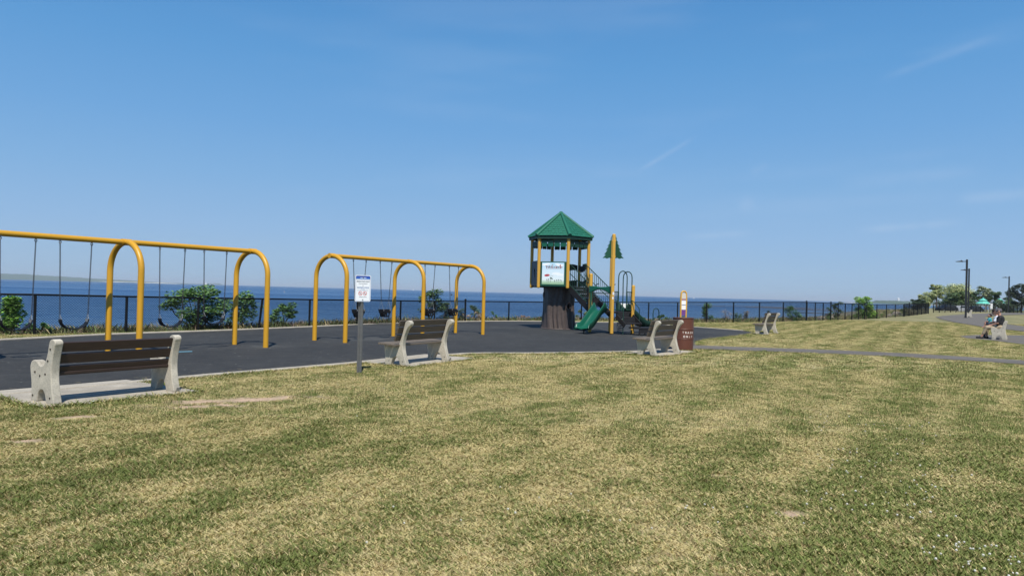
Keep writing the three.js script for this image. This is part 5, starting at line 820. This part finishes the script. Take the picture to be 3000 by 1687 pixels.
    if (o.glasses) part(t, 'sunglasses', merge([box(.06, .035, .012, -.036, hd[1] + .005, hd[2] - .103, .005), box(.06, .035, .012, .036, hd[1] + .005, hd[2] - .103, .005), box(.20, .012, .01, 0, hd[1] + .012, hd[2] - .095)]), M.black);
    for (const s of [-1, 1]) if (!o.glasses) part(t, 'eye', new THREE.SphereGeometry(.011, 8, 6).translate(s * .034, hd[1] + .0, hd[2] - .092), M.black);
    part(t, 'mouth', box(.045, .008, .012, 0, hd[1] - .072, hd[2] - .092), std([.25, .08, .07], .6));
    return t;
  }
  const black = std([.016, .015, .017], .8), khaki = std([.38, .30, .20], .85);
  person('person in a grey cap and black shirt with khaki trousers seated on the bench', -.40, { lean: .12, nod: 0, skin: skin, shirt: black, pants: khaki, shoes: M.black, cap: true, hairMat: std([.11, .10, .11], .9), sleeve: .85, hem: .62, legs: [[-.13, -.46, -.12, -.66], [.13, -.44, .16, -.48]], arms: [[-.24, .72, -.05, -.13, .60, -.30], [.24, .70, -.06, .10, .60, -.32]] });
  person('dark-haired person in sunglasses and white shirt holding a small child on the bench', .22, { lean: .36, nod: .6, skin: skin2, shirt: std([.72, .75, .82], .85), pants: std([.05, .05, .06], .9), shoes: M.black, hairMat: std([.022, .013, .011], .7), glasses: true, sleeve: .75, hem: .9, legs: [[-.11, -.46, -.10, -.50], [.11, -.46, .13, -.56]], arms: [[-.24, .74, -.20, -.07, .70, -.40], [.24, .72, -.22, .06, .64, -.40]] });
  // the child, seated on the lap
  const t = thing('person', 'small child in a teal top sitting on the lap of the person in white', 'child'); t.position.set(S.x + Math.cos(S.a) * .18, .019, S.z - Math.sin(S.a) * .18); t.rotation.y = S.a;
  const z0 = -.36, b = [[[0, .66, z0], [0, .84, z0 - .02], .085, .075], [[-.09, .86, z0 - .02], [.09, .86, z0 - .02], .04, .04], [[0, .88, z0 - .02], [0, .94, z0 - .02], .035, .035], [[0, .985, z0 - .035], [0, 1.01, z0 - .02], .065, .075], [[0, .985, z0 - .105], [0, .98, z0 - .11], .010, .012]]; for (const s of [-1, 1]) b.push([[s * .06, .64, z0], [s * .07, .66, z0 - .17], .05, .04], [[s * .07, .66, z0 - .17], [s * .07, .50, z0 - .22], .038, .030], [[s * .07, .49, z0 - .22], [s * .07, .48, z0 - .29], .028, .024], [[s * .10, .85, z0 - .02], [s * .12, .75, z0 - .09], .032, .027], ...(() => { const W = [s * .08, .72, z0 - .17]; return [[[s * .12, .75, z0 - .09], W, .026, .020], ...[-.016, -.005, .006, .016].map((o, i) => [[W[0] + o, W[1], W[2] - .02], [W[0] + o, W[1] - .012, W[2] - .05 + Math.abs(i - 1.4) * .005], .008, .006]), [[W[0] - s * .02, W[1], W[2] - .005], [W[0] - s * .035, W[1], W[2] - .03], .008, .006]]; })());
  part(t, 'body', flesh(b, .02, .010), skin); part(t, 'shirt', flesh([[[0, .65, z0], [0, .84, z0 - .02], .098, .088], [[-.09, .855, z0 - .02], [.09, .855, z0 - .02], .048, .048], [[-.10, .85, z0 - .02], [-.115, .79, z0 - .06], .042, .038], [[.10, .85, z0 - .02], [.115, .79, z0 - .06], .042, .038]], .02, .012), std([.05, .30, .36], .85)); part(t, 'shorts', flesh([[[-.06, .64, z0], [-.07, .66, z0 - .13], .058, .050], [[.06, .64, z0], [.07, .66, z0 - .13], .058, .050]], .02, .012), std([.05, .06, .09], .9)); part(t, 'hair', flesh([[[0, 1.03, z0 + .0], [0, 1.02, z0 - .01], .078, .07]], .02, .012), std([.02, .013, .01], .8)); for (const s of [-1, 1]) part(t, 'eye', new THREE.SphereGeometry(.009, 8, 6).translate(s * .028, .99, z0 - .098), M.black);
}

// ---------------------------------------------------------------- grass
{
  const mk = (blades, h, w, spread, seed, bend) => { const r = rng(seed), pos = [], nor = []; for (let i = 0; i < blades; i++) { const a = r() * 6.283, d = spread * Math.sqrt(r()), x = Math.cos(a) * d, z = Math.sin(a) * d, th = r() * 6.283, hh = h * (.55 + .8 * r()), b = bend * (.3 + r()), lx = Math.cos(th) * b * hh, lz = Math.sin(th) * b * hh, ww = w * (.7 + .6 * r()) / 2, px = -Math.sin(th) * ww, pz = Math.cos(th) * ww, y = hh * Math.max(.25, 1 - b * .35); pos.push(x - px, 0, z - pz, x + px, 0, z + pz, x + lx * .45 + px * .6, y * .62, z + lz * .45 + pz * .6, x - px, 0, z - pz, x + lx * .45 + px * .6, y * .62, z + lz * .45 + pz * .6, x + lx, y, z + lz); const n = V(-lx, hh * 1.3, -lz).normalize(); for (let k = 0; k < 6; k++) nor.push(n.x, n.y, n.z); } const g = new THREE.BufferGeometry(); g.setAttribute('position', new THREE.Float32BufferAttribute(pos, 3)); g.setAttribute('normal', new THREE.Float32BufferAttribute(nor, 3)); return g; };
  const mat = std([1, 1, 1], .8, { side: THREE.DoubleSide });
  const col = new THREE.Color(), m4 = new THREE.Matrix4(), q = new THREE.Quaternion(), UPV = V(0, 1, 0);
  const HALF = .74; // half width of the strip that is sown, per metre of depth
  function sow(name, geo, d0, d1, count, seed, hs, colour, keep, pick) {
    const r = rng(seed), mats = [], cols = []; let tries = 0;
    while (mats.length < count && tries++ < count * 6) {
      let x, z; if (pick) [x, z] = pick(r); else { const d = Math.sqrt(lerp(d0 * d0, d1 * d1, r())), s = r() * 2 - 1; x = s * (HALF * d + .6); z = -d; } if (!keep(x, z, r)) continue; const [dry, soil] = cover(x, z); if (r() < soil * 1.15) continue;
      const sc = hs * (.7 + .6 * r()); m4.compose(V(x, (d1 < 16 ? .012 * (fbm(x * .5, z * .5, 2) - .5) : height(x, z)) - .004, z), q.setFromAxisAngle(UPV, r() * 6.283), V(sc * 1.1, sc * (.45 + .45 * r() + .4 * (1 - dry) ** 2 * (.4 + r())) , sc * 1.1)); mats.push(m4.clone()); cols.push(colour(dry, r));
    }
    const im = new THREE.InstancedMesh(geo, mat, mats.length); mats.forEach((m, i) => { im.setMatrixAt(i, m); im.setColorAt(i, col.setRGB(...cols[i])); }); im.name = name; im.userData.kind = 'stuff'; im.castShadow = im.receiveShadow = true; scene.add(im); return im;
  }
  const bladeCol = (dry, r) => { if (r() < .10) { const s = .7 + .7 * r(); return [.25 * s, .18 * s, .085 * s]; } const k = r() < dry * .74 + .12 ? 1 : 0, a = k ? STRAW : GREEN, b = k ? [.40, .34, .135] : [.175, .22, .052], t = r(), s = .80 + .5 * r(); return [0, 1, 2].map(i => lerp(a[i], b[i], t) * s * (k ? 1.12 : .95)); };
  const lawn = (x, z) => !onHard(x, z) && ((z > -12 && x > -6) || seaDist(x, z) < -.05);
  const onLine = (line, w, r) => { const i = Math.floor(r() * (line.length - 1)), t = r(), a = line[i], b = line[i + 1]; return [lerp(a[0], b[0], t) + (r() - .5) * w, lerp(a[1], b[1], t) + (r() - .5) * w]; };
  sow('lawn_grass', mk(13, .028, .0026, .034, 1, .75), 3.2, 8.5, 190000, 21, 1, bladeCol, lawn);
  sow('lawn_grass_001', mk(13, .029, .0036, .046, 2, .75), 7.6, 16, 170000, 22, 1, bladeCol, lawn);
  sow('lawn_grass_002', mk(10, .031, .0080, .09, 3, .75), 15, 60, 220000, 23, 1, bladeCol, lawn);
  // long tufts where the mower cannot reach: against kerbs, pads, post and fence
  const sp = ground(1052, 1094), padLine = pads.flatMap(([x, z, a, l, d]) => { const c = Math.cos(a), n = Math.sin(a), f = (p, q) => [x + p * c + q * n, z - p * n + q * c]; return [[f(-l / 2 - .04, d / 2 + .04), f(l / 2 + .04, d / 2 + .04)], [f(-l / 2 - .04, -d / 2), f(-l / 2 - .04, d / 2)], [f(l / 2 + .04, -d / 2), f(l / 2 + .04, d / 2)]]; });
  const edgePick = r => { const k = r(); if (k < .22) { const [x, z] = onLine(nearLine, .12, r); return [x + .14, z + .09]; } if (k < .42) return onLine(farLine, .45, r); if (k < .5) return onLine(rightLine, .4, r); if (k < .66) { const [x, z] = onLine(pathA, .1, r), s = r() < .5 ? -1 : 1; return [x + .05 * s, z + s * .88]; } if (k < .86) return onLine(padLine[Math.floor(r() * padLine.length)], .14, r); return onLine(fencePts, .5, r); };
  sow('edge_grass', mk(8, .06, .006, .06, 4, .9), 8, 50, 7500, 24, 1, (d, r) => bladeCol(d * .6, r), lawn, edgePick);
  sow('bank_weeds', mk(9, .24, .012, .18, 5, .6), 19, 62, 6500, 25, 1, (d, r) => { const t = r(), s = .7 + .6 * r(); return t < .55 ? [.10 * s, .145 * s, .04 * s] : t < .85 ? [.30 * s, .25 * s, .13 * s] : [.26 * s, .19 * s, .14 * s]; }, (x, z, r) => { const e = seaDist(x, z); return e > .05 && e < lerp(1.3, 6.5, sstep(6, 24, x)) && r() < .25 + fbm(x * .8, z * .8, 3); }, r => onLine(shore.slice(2, shore.length - 3), 13, r));
  sow('post_grass', mk(10, .16, .007, .08, 6, .7), 12.8, 13.5, 26, 26, 1, (d, r) => bladeCol(.15, r), (x, z) => Math.hypot(x - sp.x, z - sp.z) < .17);
  // white clover heads
  const cl = new THREE.IcosahedronGeometry(.0062, 1).translate(0, .05, 0), r = rng(61), list = [];
  const patch = [[2.75, -4.25, .42, 50], [2.85, -5.7, .7, 30], [3.4, -6.7, .8, 30], [4.3, -8.6, 1.1, 25], [1.0, -5, .8, 8], [2.1, -5.0, .6, 6], [-.3, -4.6, 1.4, 12], [-2, -9, 2, 6]];
  for (const [x, z, s, n] of patch) for (let i = 0; i < n; i++) { const a = r() * 6.283, d = s * Math.sqrt(r()); list.push([x + Math.cos(a) * d * .8, z + Math.sin(a) * d]); }
  const im = new THREE.InstancedMesh(cl, std([.62, .60, .52], .9), list.length); list.forEach(([x, z], i) => im.setMatrixAt(i, m4.compose(V(x, height(x, z) - .012 * r(), z), q.setFromAxisAngle(UPV, r() * 6), V(1, 1, 1).multiplyScalar(.7 + .6 * r())))); im.name = 'clover_flowers'; im.userData.kind = 'stuff'; scene.add(im);
}
renderer.render(scene, camera);
